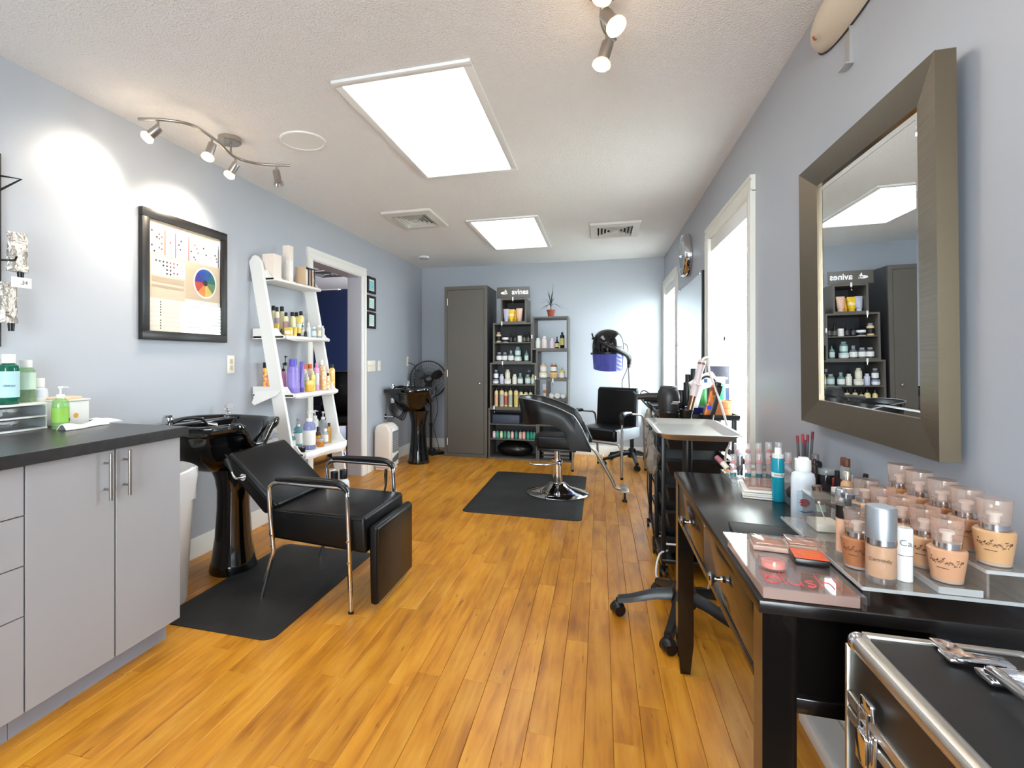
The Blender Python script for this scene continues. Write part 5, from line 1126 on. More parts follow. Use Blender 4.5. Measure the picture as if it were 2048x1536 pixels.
kc = Vector((R, 4.86, 2.105))
t = thing('wall_clock', 'round chrome wall clock above the frameless mirror', 'clock', kc)
A = align(kc, (-1,0,0))
part('case', MB().lathe([(0,.001),(.178,.001),(.185,.008),(.185,.05),(.178,.062),(.165,.058),(.163,.04)], n=48).xf(A), CHROME, t)
fc_ = part('dial', MB().lathe([(0,.04),(.164,.04),(.164,.036),(0,.036)], n=48).xf(A), mat('clock_dial', (206,212,216), .4), t)
m = MB()
for k in range(12):
    a = 2*PI*k/12; m.add(*(lambda q: (q.v,q.f))(MB().box(-.004,.004,.125,.15,.0402,.042).xf(A @ Matrix.Rotation(a,4,'Z'))))
part('hour_marks', m, BCAP, fc_)
part('hand', MB().box(-.004,.004,-.02,.085,.043,.045).xf(A @ Matrix.Rotation(1.9,4,'Z')), BCAP, fc_)
part('hand', MB().box(-.003,.003,-.02,.125,.046,.048).xf(A @ Matrix.Rotation(-.6,4,'Z')), BCAP, fc_)
part('crystal', MB().lathe([(.164,.056),(.12,.066),(.06,.071),(0,.073)], n=48).xf(A), clear('clock_glass', (250,252,252), rough=.01), t)
# ================================================================ black make-up desk
DX0, DX1, DY0, DY1, DZ = .285, .735, 1.05, 2.165, .76
t = thing('makeup_desk', 'black lacquered desk with two drawers along the right wall', 'desk', ((DX0+DX1)/2, (DY0+DY1)/2, 0))
TOPB = blotch('black_stained_top', (22,19,18), (32,28,27), .22, 6, bump=(90,.05,.001))
part('desktop', MB().rbox(DX0-.006,DX1,DY0,DY1,DZ-.024,DZ,.003), TOPB, t)
for x, y in ((DX0,DY0+.002),(DX0,DY1-.062),(DX1-.055,DY0+.002),(DX1-.055,DY1-.062)):
    s = .055
    part('leg', MB().loft([[(x+.01,y+.01,0),(x+s-.01,y+.01,0),(x+s-.01,y+s-.01,0),(x+.01,y+s-.01,0)],[(x,y,.12),(x+s,y,.12),(x+s,y+s,.12),(x,y+s,.12)],[(x,y,DZ-.024),(x+s,y,DZ-.024),(x+s,y+s,DZ-.024),(x,y+s,DZ-.024)]]), DESKB, t)
part('apron', MB().box(DX0+.012,DX0+.03,DY0+.057,DY1-.062,.605,DZ-.024), DESKB, t)
part('apron', MB().box(DX1-.03,DX1-.012,DY0+.057,DY1-.062,.62,DZ-.024), DESKB, t)
part('end_apron', MB().box(DX0+.055,DX1-.055,DY1-.05,DY1-.03,.62,DZ-.024), DESKB, t)
part('end_apron', MB().box(DX0+.055,DX1-.055,DY0+.012,DY0+.03,.56,DZ-.024), DESKB, t)
part('drawer_rail', MB().rbox(DX0-.001,DX0+.04,DY0+.057,DY1-.062,.588,.606,.002), DESKB, t)
part('end_rail', MB().rbox(DX0+.055,DX1-.055,DY0+.004,DY0+.034,.562,.59,.002), DESKB, t)
for y0, y1, ky in ((DY0+.06,1.615,1.365),(1.621,DY1-.066,1.815)):
    dd = part('drawer_front', MB().rbox(DX0+.002,DX0+.012,y0,y1,.608,.728,.002), DESKB, t)
    part('knob', MB().lathe([(.007,0),(.009,.004),(.005,.008),(.005,.016),(.009,.02),(.016,.026),(.017,.030),(.012,.034),(0,.035)], n=20).xf(align(Vector((DX0+.002,ky,.668)), (-1,0,0))), CHROME, dd)
D = DZ+.0006
# ---- acrylic stands
def plate_leg(m, x0, x1, y0, y1, z0, z1, th=.004): return m.rbox(x0,x1,y0,y1,z1-th,z1,.0008,1)
t = thing('foundation_stand', 'clear acrylic stepped stand holding rows of foundation bottles', 'display stand', (.6, 1.24, D))
STANDA = clear('acrylic_painted_reflection', (250,248,246), gloss=1.6, rough=.03, solid=.16, body=(232,222,208))  # milky beige body stands in for bright reflections in the clear stand
m = MB().rbox(.45,.735,1.075,1.50,D+.028,D+.034,.001,1); part('base_plate', m, STANDA, t)
for x, y in ((.46,1.085),(.72,1.085),(.46,1.485),(.72,1.485)): part('foot', MB().cyl((x,y,D),(x,y,D+.028),.006,n=10), ACRYL, t)
ST1, ST2 = D+.046, D+.082
part('step', MB().rbox(.565,.625,1.08,1.49,D+.0345,ST1,.001,1), STANDA, t)
part('step', MB().rbox(.63,.70,1.08,1.50,ST2-.006,ST2,.001,1).box(.63,.634,1.08,1.50,D+.0345,ST2-.006).box(.696,.70,1.08,1.50,D+.0345,ST2-.006), STANDA, t)
EDGE = clear('acrylic_painted_glow', (250,250,250), solid=.45, body=(236,238,238))  # milky strips paint the glow along the acrylic edges
part('plate_edge_glow', MB().box(.45,.735,1.0735,1.075,D+.028,D+.034).box(.4485,.45,1.075,1.50,D+.028,D+.034), EDGE, t)
part('step_edge_glow', MB().box(.565,.625,1.0785,1.08,D+.0345,ST1).box(.5635,.565,1.08,1.49,D+.0345,ST1), EDGE, t)
part('step_edge_glow', MB().box(.63,.70,1.0785,1.08,ST2-.006,ST2).box(.6285,.63,1.08,1.50,ST2-.006,ST2), EDGE, t)
CAPC = clear('clear_cap_painted_reflection', (250,238,232), gloss=1.3, solid=.17, body=(248,226,210))  # creamy body colour paints in the reflections inside the clear cap
SILV = mat('silver_collar', (205,205,208), .16, 1.0)
def foundation(label, p, h, tone, k, group='foundation bottles on the acrylic stand'):
    r = h*.245
    t = thing('foundation_bottle', label, 'foundation bottle', p, 0, group)
    part('glass_body', cached(('glass_body',round(h,3)), lambda: MB().lathe([(0,0),(r*.72,0),(r*.78,.01*h),(r*.93,.3*h),(r,.46*h),(r*1.0,.5*h),(r*.9,.53*h),(0,.53*h)], n=24), pl(*tone,.2)), None, t)
    part('glass_foot', cached(('glass_foot',round(h,3)), lambda: MB().lathe([(r*.73,.001),(r*.80,.0012),(r*.84,.05*h),(r*.8,.05*h)], n=24), CLW), None, t)
    part('collar', cached(('collar',round(h,3)), lambda: MB().lathe([(r*.66,.53*h),(r*.72,.535*h),(r*.72,.63*h),(r*.6,.635*h),(0,.635*h)], n=24), SILV), None, t)
    part('pump', cached(('pump',round(h,3)), lambda: MB().lathe([(0,.63*h),(r*.25,.63*h),(r*.25,.74*h),(r*.38,.745*h),(r*.38,.79*h),(0,.795*h)], n=14), mat('pump_white', (226,222,218), .3)), None, t)
    part('cap', cached(('cap','f',round(h,3)), lambda: MB().lathe([(r*.73,.615*h),(r*.75,.63*h),(r*.86,.97*h),(r*.84,.995*h),(r*.3,h),(0,h)], n=24), CAPC), None, t)
    def vine():
        m = MB(); q = random.Random(5); prev = None
        for j in range(26):
            a = -2.95+j*.07; z = h*(.34+.035*math.sin(j*1.3)+q.uniform(-.03,.03)); rr = r*(.94+.06*(z/h-.3)/.16)+.0002; sz = q.uniform(.0012,.0024)
            m.add(*(lambda w_: (w_.v,w_.f))(MB().lathe([(0,.0005),(sz,.0005),(sz,0),(0,0)], n=6, sy=.4).xf(align(Vector((rr*math.cos(a),rr*math.sin(a),z)), (math.cos(a),math.sin(a),.1), q.random()*6))))
        for j in range(4):
            a = -2.9+j*.45; m.tube([(r*.965*math.cos(a),r*.965*math.sin(a),h*.33),(r*.975*math.cos(a+.1),r*.975*math.sin(a+.1),h*.36),(r*.98*math.cos(a+.26),r*.98*math.sin(a+.26),h*.345)], .0004, 4)
        for j in range(12):
            a = -2.6+.055*j; rr = r*.915; m.tube([(rr*math.cos(a),rr*math.sin(a),h*.24),(rr*math.cos(a+.03),rr*math.sin(a+.03),h*.245)], .0006, 4)
        return m
    part('vine_print', cached(('vine_print',round(h,3)), vine, mat('brown_print', (96,62,44), .5)), None, t)
tones1 = [(206,154,118),(208,160,122),(212,168,130),(214,172,128),(222,182,138)]
r1 = [(.593,1.113),(.593,1.178),(.597,1.262),(.598,1.338),(.598,1.412)]
words = ['nearest','second nearest','middle','second farthest','farthest']
for k, (x, y) in enumerate(r1): foundation('beige foundation bottle with clear cap, %s in the lower row' % words[k], (x,y,ST1+.0006), .112, tones1[k], k)
tones2 = [(204,158,114),(186,134,98),(172,112,76),(196,146,102),(192,132,80)]
r2_ = [(.663,1.118),(.665,1.192),(.666,1.265),(.667,1.345),(.668,1.42)]
for k, (x, y) in enumerate(r2_): foundation('tan foundation bottle with clear cap, %s in the upper row' % words[k], (x,y,ST2+.0006), .114, tones2[k], k+2)
Z1 = D+.0346
foundation('dark brown foundation bottle beside the black-collared bottle', (.484,1.175,Z1), .112, (168,108,70), 1)
t = thing('foundation_bottle', 'slim foundation bottle with tall matte silver cap', 'foundation bottle', (.492,1.108,Z1), 0, 'single make-up bottles')
part('glass_body', MB().lathe([(0,.012),(.0215,.012),(.0225,.016),(.0225,.068),(0,.07)], n=28), pl(208,156,112,.2), t, False)
part('glass_foot', MB().lathe([(0,0),(.0205,0),(.0228,.003),(.0232,.014),(.0228,.07)], n=28), clear('thick_glass', (246,246,246), solid=.08), t, False)
part('collar', MB().lathe([(0,.07),(.0235,.07),(.0235,.08),(0,.08)], n=28), SILV, t, False)
part('cap', MB().lathe([(0,.08),(.023,.08),(.023,.134),(.021,.1375),(0,.138)], n=28), mat('matte_silver', (178,182,186), .38, .85), t, False)
part('lettering', text_mb('Carmindy', .0085, Matrix.Rotation(-.45,4,'Z') @ Matrix.Translation((0,-.0236,.045)) @ Matrix.Rotation(PI/2,4,'X'), .0003), mat('brown_print'), t, False)
t = thing('foundation_bottle', 'oval foundation bottle with black collar and clear dome', 'foundation bottle', (.49,1.232,Z1), .25, 'single make-up bottles')
part('glass_body', MB().lathe([(0,.01),(.0215,.01),(.0215,.078),(0,.08)], n=28, sy=.75), pl(232,186,152,.25), t, False)
part('glass_foot', MB().lathe([(0,0),(.021,0),(.022,.003),(.022,.012),(0,.012)], n=28, sy=.75), clear('thick_glass'), t, False)
part('collar', MB().lathe([(0,.08),(.0222,.08),(.0222,.105),(0,.106)], n=28, sy=.78), BCAP, t, False)
part('pump', MB().lathe([(0,.106),(.006,.106),(.006,.118),(.012,.12),(.012,.128),(0,.129)], n=16), BCAP, t, False)
part('clear_dome', MB().lathe([(.022,.1),(.0225,.12),(.0222,.136),(.018,.141),(0,.142)], n=28, sy=.78), clear('dome_clear', (240,240,240), solid=.05), t, False)
part('lettering', text_mb('JAPONESQUE', .010, Matrix.Translation((-.012,-.0142,.045)) @ Matrix.Rotation(-.62,4,'Z') @ Matrix.Rotation(PI/2,4,'X') @ Matrix.Rotation(PI/2,4,'Z'), .0003), mat('brown_print'), t, False)
bottle('small amber concealer with silver cap behind the silver-capped bottle', (.545,1.185,Z1), .085, .0105, pl(190,126,78,.25), SILV, None, 'slim', name='concealer', cat='concealer', group='single make-up bottles')
t = thing('concealer_stick', 'white twist-up stick standing among the foundation bottles', 'concealer', (.537,1.128,Z1))
part('barrel', MB().cyl((0,0,0),(0,0,.046),.0122,n=24), WHITE, t, False); part('ring', MB().cyl((0,0,.046),(0,0,.0475),.0118,n=24), SILV, t, False); part('cap', MB().lathe([(0,.0475),(.0124,.0475),(.0124,.094),(.011,.096),(0,.096)], n=24), WHITE, t, False)
part('lettering', text_mb('Ca', .016, Matrix.Rotation(-.35,4,'Z') @ Matrix.Translation((.001,-.0128,.07)) @ Matrix.Rotation(PI/2,4,'X'), .0003), mat('grey_print', (120,120,124), .5), t, False)
def pcol(label, u, v, z, h, r, bd, cp, shape='slim', name='makeup_bottle', cat='bottle', lab=None, **k):
    p = PZ(z, u, v); return bottle(label, (p.x, p.y, z), h, r, bd, cp, lab, shape, name=name, cat=cat, **k)
# ---- long low acrylic organizer along the back of the desk
t = thing('acrylic_organizer', 'long clear acrylic organizer with compartments on the desk', 'organizer', (.6, 1.8, D))
x0, x1, y0, y1 = .545, .73, 1.515, 1.965
part('base_plate', MB().rbox(x0,x1,y0,y1,D,D+.004,.001,1), ACRYL, t)
part('front_wall', MB().box(x0,x0+.003,y0,y1,D+.004,D+.038), ACRYL, t); part('rear_wall', MB().box(x1-.003,x1,y0,y1,D+.004,D+.06), ACRYL, t)
for y in (y0,1.67,1.84,y1-.003): part('divider', MB().box(x0+.003,x1-.003,y,y+.003,D+.004,D+.05), ACRYL, t)
ZO = D+.0046
t = thing('lipstick_holder', 'clear stepped holder with lipsticks at the far end of the desk', 'holder', (.57, 2.07, D))
ZL, ZM = D+.0216, D+.0436
part('tier', MB().rbox(.44,.645,1.985,2.15,D+.018,D+.021,.0008,1), ACRYL, t)
part('tier', MB().rbox(.47,.645,2.085,2.15,D+.040,D+.043,.0008,1), ACRYL, t)
for x in (.44, .54, .642): part('end_wall', MB().box(x,x+.003,1.985,2.15,D,D+.018), ACRYL, t)
for x in (.47, .642): part('end_wall', MB().box(x,x+.003,2.085,2.15,D+.0211,D+.040), ACRYL, t)
part('front_lip', MB().box(.44,.645,1.982,1.985,D,D+.036), ACRYL, t)
PLC = clear('lip_clear', (250,236,236), solid=.45, body=(238,216,216)); REDC = pl(214,92,80); TEALC = pl(30,130,134); CORAL = pl(226,140,120)
def lipstick(label, p, h, r, colour, foot, k=0):
    t = thing('lipstick', label, 'lipstick', p, 0, 'lipsticks on the desk')
    part('base', cached(('base','lip',round(h,3),round(r,4)), lambda: MB().lathe([(0,0),(r,0),(r,.16*h),(0,.17*h)], n=18), foot), None, t)
    part('barrel', cached(('barrel',round(h,3),round(r,4)), lambda: MB().lathe([(0,.165*h),(r*.96,.165*h),(r*.96,.60*h),(0,.61*h)], n=18), PLC), None, t)
    part('bullet', cached(('bullet',round(h,3),round(r,4)), lambda: MB().lathe([(0,.6*h),(r*.72,.6*h),(r*.72,.68*h),(r*.4,.74*h),(0,.75*h)], n=14), colour), None, t)
    part('cap', cached(('cap','lip',round(h,3),round(r,4)), lambda: MB().lathe([(r,.58*h),(r*1.02,.6*h),(r*1.02,.97*h),(r*.9,h),(0,h)], n=18), clear('cap_clear', (250,250,252), gloss=1.5, solid=.24)), None, t)
wl = ['nearest the room','second','third','fourth','fifth','last, nearest the wall']
for k, x in enumerate((.458,.505,.54,.572,.602,.63)): lipstick('clear-capped lipstick with teal base in the front holder row, %s' % wl[k], (x,2.03,ZL), .078+.003*k, .0105, [REDC,CORAL][k % 2], TEALC)
for k, x in enumerate((.49,.525,.56,.594,.626)): lipstick('clear-capped lipstick with teal base in the raised rear row, %s' % wl[k if k < 4 else 5], (x,2.115,ZM), .082+.003*k, .0105, [CORAL,REDC][k % 2], TEALC)
bottle('slim silver lipstick tube among the clear lipsticks', (.485,2.055,ZL), .085, .010, SILV, CLW, None, 'can', name='lipstick', cat='lipstick')
t = thing('lipstick', 'tilted mauve lipstick lying at the far desk corner', 'lipstick', (.455,2.10,ZL), 0)
At = align(Vector((.455,2.10,ZL+.012)), (-.55,.55,.62))
part('barrel', MB().cyl((0,0,0),(0,0,.028),.010).xf(At @ Matrix.Identity(4)).move((0,0,0)), mat('cream_barrel', (236,226,206), .4), t); part('bullet', MB().lathe([(0,.028),(.0098,.028),(.0098,.056),(.006,.06),(0,.061)], n=16).xf(At), pl(166,104,110), t)
for k, (y, cl) in enumerate(((1.945,(224,120,96)),(1.915,(206,204,196)))):
    t = thing('lip_gloss', ['coral tilted lip gloss in the organizer','pale tilted lip gloss in the organizer'][k], 'lip gloss', (.60,y,ZO+.06))
    At = align(Vector((.605,y-.03,ZO+.062)), (-.5,.75,.55)); part('cap', MB().cyl((0,0,.045),(0,0,.085),.0095).xf(At), pl(*cl), t); part('barrel', MB().cyl((0,0,0),(0,0,.045),.009).xf(At), CLW, t)
t = thing('gloss_rack', 'white slotted rack holding tilted lip glosses', 'rack', (.59,1.9,ZO)); part('rack_body', MB().prism([(1.852,ZO),(1.955,ZO),(1.955,ZO+.06),(1.852,ZO+.045)], 'x', .555, .63, .003, 1), clear('rack_clear', (236,238,240), solid=.35), t)
for j in range(5): part('slot_wall', MB().box(.557+.017*j,.559+.017*j,1.852,1.955,ZO+.045,ZO+.068), ACRYL, t)
# pencils in a clear cup
t = thing('pencil_cup', 'clear cup of upright lip pencils against the wall', 'cup', (.715,2.13,D)); 
c = Vector((.69, 2.06, D))
ORG[t] = Vector((c.x, c.y, c.z)); t.location = c
part('cup_wall', MB().lathe([(.022,0),(.022,.085),(.0205,.085),(.0205,.002),(0,.002)], c, 20), clear('cup_clear', (236,240,244), solid=.15), t)
for k, (dx, dy, h, cl) in enumerate(((-.010,.010,.165,(150,44,44)),(-.002,.004,.172,(190,40,50)),(.004,-.004,.172,(140,40,60)),(.010,-.012,.185,(110,30,30)),(.006,.013,.150,(200,50,80)))):
    q = Vector((c.x+dx,c.y+dy,c.z+.003)); top = q+Vector((dx*.7,dy*.8,h)); cpt = q.lerp(top,.86)
    pn = thing('lip_pencil', 'grey lip pencil with red end in the clear cup, %s from the left' % ORD[k], 'pencil', q, group='lip pencils in the clear cup')
    part('shaft', MB().cyl(q,cpt,.0042,n=8), mat('pencil_grey', (96,96,100), .35, .3), pn); part('end_cap', MB().cyl(cpt,top,.0044,n=8), pl(*cl), pn)
# sprays, brush, palettes
sp = pcol('teal spray bottle with white sprayer and white label band', 1556, 1002, D, .165, .017, mat('teal_spray', (22,150,172), .15), WHITE, 'slim', lab=LABW, name='spray_bottle', lz=(.46,.54))
part('nozzle_collar', MB().lathe([(0,.125),(.015,.125),(.0155,.145),(0,.146)], n=18), WHITE, sp, False)
part('lettering', text_mb('MAKEUP', .0085, Matrix.Translation((0,-.0176,.0825)) @ Matrix.Rotation(PI/2,4,'X'), .0003), mat('teal_print'), sp, False)
sb = pcol('white spray bottle with red swoosh label behind the organizer front', 1606, 1040, D, .165, .029, mat('pearl_white', (226,230,236), .3), WHITE, 'wide', lab=None, name='spray_bottle', lz=(.12,.6), sq=.7)
part('label', MB().box(-.022,.022,-.0213,-.0205,.025,.085), mat('pale_blue_label', (206,228,244), .4), sb, False)
part('red_swoosh', MB().prism([(.0+.013*math.cos(a)-.004,.052+.011*math.sin(a)) for a in [-PI/2+PI*i/10 for i in range(11)]]+[(-.016,.059),(-.010,.056),(-.017,.053),(-.010,.050),(-.014,.045)], 'y', -.0218, -.0212), mat('red_print', (204,40,52), .4), sb, False)
part('blue_print', MB().prism([(-.018,.031),(-.002,.028),(.016,.033),(.014,.027),(-.004,.024)], 'y', -.0218, -.0212), mat('blue_print', (36,80,160), .4), sb, False)
part('sprayer', MB().rbox(-.010,.012,-.008,.008,.15,.172,.002).cyl((-.010,0,.165),(-.02,0,.165),.004), WHITE, sb, False)
t = thing('powder_brush', 'dark fluffy powder brush leaning against the white spray bottle', 'brush', (.52,1.68,D))
Ab = align(Vector((.553,1.64,D+.055)), (-.62,.75,.1))
part('bristles', MB().lathe([(0,0),(.008,0),(.014,.012),(.019,.03),(.017,.044),(.008,.052),(0,.054)], n=20).xf(Ab), mat('plum_bristle', (50,34,42), .8, bump=(500,.8,.003)), t)
part('ferrule', MB().cyl((0,0,-.03),(0,0,.002),.0085).xf(Ab), SILV, t); part('handle', MB().cyl((0,0,-.085),(0,0,-.03),.005,.007).xf(Ab), BCAP, t)
for k in range(2):
    tt = thing('palette_case', ['lower gold-edged white palette at the middle of the desk','upper gold-edged white palette at the middle of the desk'][k], 'palette', (.49,1.86,D+.0126*k), -.18+.05*k, 'stacked palettes')
    for nm, z0, z1, mm in (('bottom_shell',0,.005,LABW),('gold_edge',.005,.007,mat('gold_foil', (206,176,110), .25, .9)),('top_shell',.007,.012,LABW)): part(nm, MB().rbox(-.045,.055,-.06,.075,z0,z1,.001,1), mm, tt, False)
tt = thing('blush_palette', 'rosy brown palette lying on the white palettes', 'palette', (.50,1.875,D+.0256), -.12, 'stacked palettes'); part('tray', MB().rbox(-.04,.055,-.055,.07,0,.008,.001,1), mat('rose_brown', (176,148,134), .4), tt, False); part('lid', MB().rbox(-.04,.055,-.055,.07,.0085,.013,.001,1), clear('palette_lid', (240,226,218), solid=.2, body=(206,180,170)), tt, False)
# polish, mascara, perfume and other small bottles between organizer and foundation stand
pc_ = lambda x, y: (x, y, D)
pol = thing('nail_polish', 'black bottle with mint neck and rose-metal cap', 'nail polish', pc_(.545,1.515)); 
part('body', MB().rbox(-.011,.011,-.011,.011,0,.05,.003), BCAP, pol, False); part('neck', MB().cyl((0,0,.05),(-.003,0,.068),.010), pl(160,196,176), pol, False); part('cap', MB().cyl((-.003,0,.068),(-.012,0,.115),.0098,.0105), mat('rose_metal', (150,130,120), .25, .9), pol, False)
tt = thing('powder_box', 'white box with red corner and blue print leaning behind the polish', 'box', (.645,1.62,ZO)); part('carton', MB().rbox(-.035,.04,-.015,.015,0,.085,.002), LABW, tt, False); part('red_corner', MB().box(.018,.0405,-.0157,-.015,.062,.082), mat('red_print'), tt, False)
for j in range(5): part('print_line', MB().box(-.028,.012,-.0156,-.015,.03+j*.01,.034+j*.01), mat('pale_blue_print', (170,196,220), .5), tt, False)
bottle('white pump bottle behind the white spray bottle', (.60,1.785,ZO), .115, .016, FROST, WHITE, None, 'pump', name='pump_bottle')
bottle('smoky bottle with ribbed grey cap behind the spray bottle', (.675,1.925,ZO), .125, .019, clear('smoke_dark', (90,88,90), solid=.5, body=(50,50,54)), pl(110,110,114), None, 'slim', name='makeup_bottle')
bottle('square smoky perfume bottle in the organizer', (.685,1.865,ZO), .09, .026, clear('smoke_glass', (120,118,124), solid=.35, body=(60,60,66)), CLW, None, 'can', name='perfume_bottle', sq=.8)
bottle('dark mini bottle beside the brown-tipped tubes', (.65,1.86,ZO), .12, .009, pl(50,34,30), pl(60,30,24), None, 'slim', name='makeup_bottle')
for k in range(2): bottle('clear tube with brown cap, %s of two by the wall' % ['left','right'][k], (.715,1.825-.02*k,ZO), .135, .009, clear('tube_clear', (220,222,226), solid=.25), pl(110,64,36), None, 'can', name='lip_tube', cat='tube')
bottle('deep red small bottle in the organizer', (.688,1.80,ZO), .075, .013, pl(140,22,26,.2), pl(150,30,30), None, 'can', name='nail_polish', cat='nail polish')
for k, (x, y, h, b_c, c_c, tl) in enumerate(((.675,1.765,.105,(50,44,42),(30,26,26),.0),(.69,1.735,.10,(200,200,204),(236,236,238),.05),(.70,1.70,.115,(20,20,22),(20,20,22),.14))):
    tt = thing('mascara', ['brown-black mascara standing in the organizer','white and silver mascara between two dark ones','slim black liner tilted to the right'][k], 'mascara', (x,y,ZO)); q = Vector((0,0,.0)); dv = Vector((tl,-tl*.6,1)).normalized()
    part('barrel', MB().cyl(q,dv*h*.55,.0085,n=14), pl(*b_c,.25), tt, False); part('cap', MB().cyl(dv*h*.55,dv*h,.0082,.006,n=14), pl(*c_c,.25), tt, False)
bottle('tan bottle with gold-silver cap at the far end of the stand', (.585,1.475,D+.0346), .13, .0135, pl(206,160,112,.25), mat('champagne_cap', (206,196,180), .2, .9), None, 'wide', name='foundation_bottle', cat='foundation bottle')
bottle('small bottle with mirror-silver cap at the far end of the stand', (.555,1.43,D+.0346), .095, .0115, pl(206,170,130,.25), SILV, None, 'can', name='concealer', cat='concealer')
tt = thing('swab_box', 'clear acrylic box of cotton swabs at the front of the desk', 'box', (.515,1.415,Z1))
part('wall', MB().box(.482,.548,1.375,1.3775,Z1,Z1+.075).box(.482,.548,1.4525,1.455,Z1,Z1+.075).box(.482,.4845,1.375,1.455,Z1,Z1+.075).box(.5455,.548,1.375,1.455,Z1,Z1+.075), ACRYL, tt); part('lid', MB().rbox(.480,.550,1.373,1.457,Z1+.0755,Z1+.080,.001,1), ACRYL, tt)
solo('cotton_pads', MB().rbox(.488,.542,1.382,1.448,Z1+.0005,Z1+.02,.004), mat('cotton', (246,240,224), .95), 'cotton pads inside the clear box', 'cotton pads')
tt = thing('cotton_swab', 'single cotton swab leaning inside the clear box', 'swab', (.50,1.39,Z1+.021)); part('stick', MB().cyl((.515,1.41,Z1+.022),(.493,1.386,Z1+.068),.0012,n=6), LABW, tt); part('tip', MB().ball((.493,1.386,Z1+.069),.0032,8,6), mat('cotton'), tt)
# ---- blush tray at the near corner of the desk
tt = thing('blush_tray', 'clear slanted tray with a pink blush sign at the desk corner', 'tray', (.37,1.2,D))
part('tray_base', MB().rbox(.283,.447,1.052,1.36,D+.0215,D+.0245,.001,1), ACRYL, tt)
part('tray_body', MB().rbox(.288,.440,1.058,1.33,D+.0005,D+.021,.001,1), clear('rose_tray', (240,220,212), solid=.4, body=(232,200,188)), tt)
part('side_wall', MB().box(.441,.447,1.052,1.36,D,D+.0215), ACRYL, tt)
STROKES = [[[(0,1.05),(0,0)],[(0,.3),(.18,.52),(.42,.5),(.52,.28),(.42,.05),(.18,0),(0,.2)]], [[(.72,1.05),(.72,0)]], [[(.95,.5),(.95,.15),(1.05,.0),(1.25,.02),(1.38,.2)],[(1.38,.5),(1.38,0)]],
 [[(1.9,.45),(1.72,.52),(1.6,.42),(1.68,.28),(1.85,.22),(1.9,.1),(1.78,0),(1.58,.04)]], [[(2.15,1.05),(2.15,0)],[(2.15,.3),(2.3,.5),(2.5,.48),(2.56,.3),(2.56,0)]], [[(2.85,1.0),(2.83,.3)],[(2.83,.1),(2.83,.04)]]]
for st in STROKES:
    m = MB()
    for pth in st: m.tube([(.300+.0415*x_+.004*y_, 1.076-.0015*x_+.052*y_, D+.0250) for x_, y_ in pth], .0011, 6, 5 if len(pth) > 2 else 0)
    part('letter', m, mat('coral_print', (216,84,88), .5), tt)
ZB = D+.0252
def palette(label, u, v, w_, d_, h, base, lid, rz):
    p = PZ(ZB, u, v); t_ = thing('compact_palette', label, 'palette', (p.x,p.y,ZB), rz, 'compacts on the blush tray')
    part('case', MB().rbox(-w_/2,w_/2,-d_/2,d_/2,0,h*.6,.002), base, t_, False); part('lid', MB().rbox(-w_/2,w_/2,-d_/2,d_/2,h*.6,h,.002), lid, t_, False)
    part('powder_pan', MB().rbox(-w_*.32,w_*.32,-d_*.3,d_*.3,h*.6,h*.6+.0008,.0003,1), pl(214,150,110,.7), t_, False)
ROSEC = clear('rose_lid', (240,226,218), solid=.25, body=(226,200,188))
palette('rosy brown palette with clear lid at the far left of the tray', 1538, 1094, .068, .062, .018, pl(206,176,160), ROSEC, -.12)
palette('tan palette with clear lid behind the orange compact', 1608, 1092, .070, .06, .014, pl(212,184,160), ROSEC, -.12)
p = PZ(ZB, 1617, 1122); t_ = thing('compact', 'black compact with bright orange top on the tray', 'compact', (p.x,p.y,ZB), -.12); part('case', MB().rbox(-.030,.030,-.030,.030,0,.013,.003), BCAP, t_, False); part('lid_face', MB().rbox(-.029,.029,-.029,.029,.0132,.0145,.0005,1), pl(236,92,50,.3), t_, False)
part('lid_disc', MB().lathe([(0,.0152),(.022,.0152),(.022,.0145)], n=30), pl(240,110,40,.3), t_, False)
p = PZ(ZB, 1546, 1134); t_ = thing('blush_pot', 'round clear pot of coral blush on the tray', 'pot', (p.x,p.y,ZB)); part('pan', MB().lathe([(0,.002),(.021,.002),(.021,.012),(0,.0125)], n=30), pl(232,140,120,.6), t_, False); part('clear_pot', MB().lathe([(0,0),(.025,0),(.0255,.003),(.0255,.018),(.024,.02),(0,.0205)], n=30), clear('pot_clear', (248,240,240), solid=.08), t_, False)
t_ = thing('leather_wallet', 'flat black stitched leather case on the desk behind the tray', 'case', (.42,1.44,D), -.1)
part('cover', MB().rbox(-.10,.06,-.05,.05,0,.012,.004), mat('black_leather', (20,19,20), .5, bump=(300,.2,.001)), t_, False); part('stitching', MB().tube([(-.095,-.045,.0122),(-.095,.045,.0122),(.055,.045,.0122)], .0006, 4), mat('stitch_grey', (90,88,86), .6), t_, False)
# ================================================================ aluminium train case
KX0, KX1, KY0, KY1, KZ = .372, .612, .565, .942, .775
t = thing('makeup_case', 'black aluminium-edged make-up case standing in front of the desk', 'case', ((KX0+KX1)/2, (KY0+KY1)/2, 0))
CB = mat('black_case_panel', (24,22,21), .42, bump=(500,.1,.0006)); ALU = brushed('satin_aluminium', (214,208,198), .34, (200,3,3)); 
part('body_panels', MB().box(KX0+.004,KX1-.004,KY0+.004,KY1-.004,.03,.66), CB, t)
part('lid_panels', MB().box(KX0+.004,KX1-.004,KY0+.004,KY1-.004,.672,KZ-.004), CB, t)
part('lid_gasket', MB().box(KX0+.006,KX1-.006,KY0+.006,KY1-.006,.655,.68), BCAP, t)
er = .014
for x in (KX0+er, KX1-er): part('edge_profile', MB().cyl((x,KY0+.02,KZ-er),(x,KY1-.02,KZ-er),er,n=16), ALU, t)
for y in (KY0+.006, KY1-.006): part('edge_profile', MB().rbox(KX0+.02,KX1-.02,y-.006,y+.006,KZ-.012,KZ+.0005,.002), ALU, t)
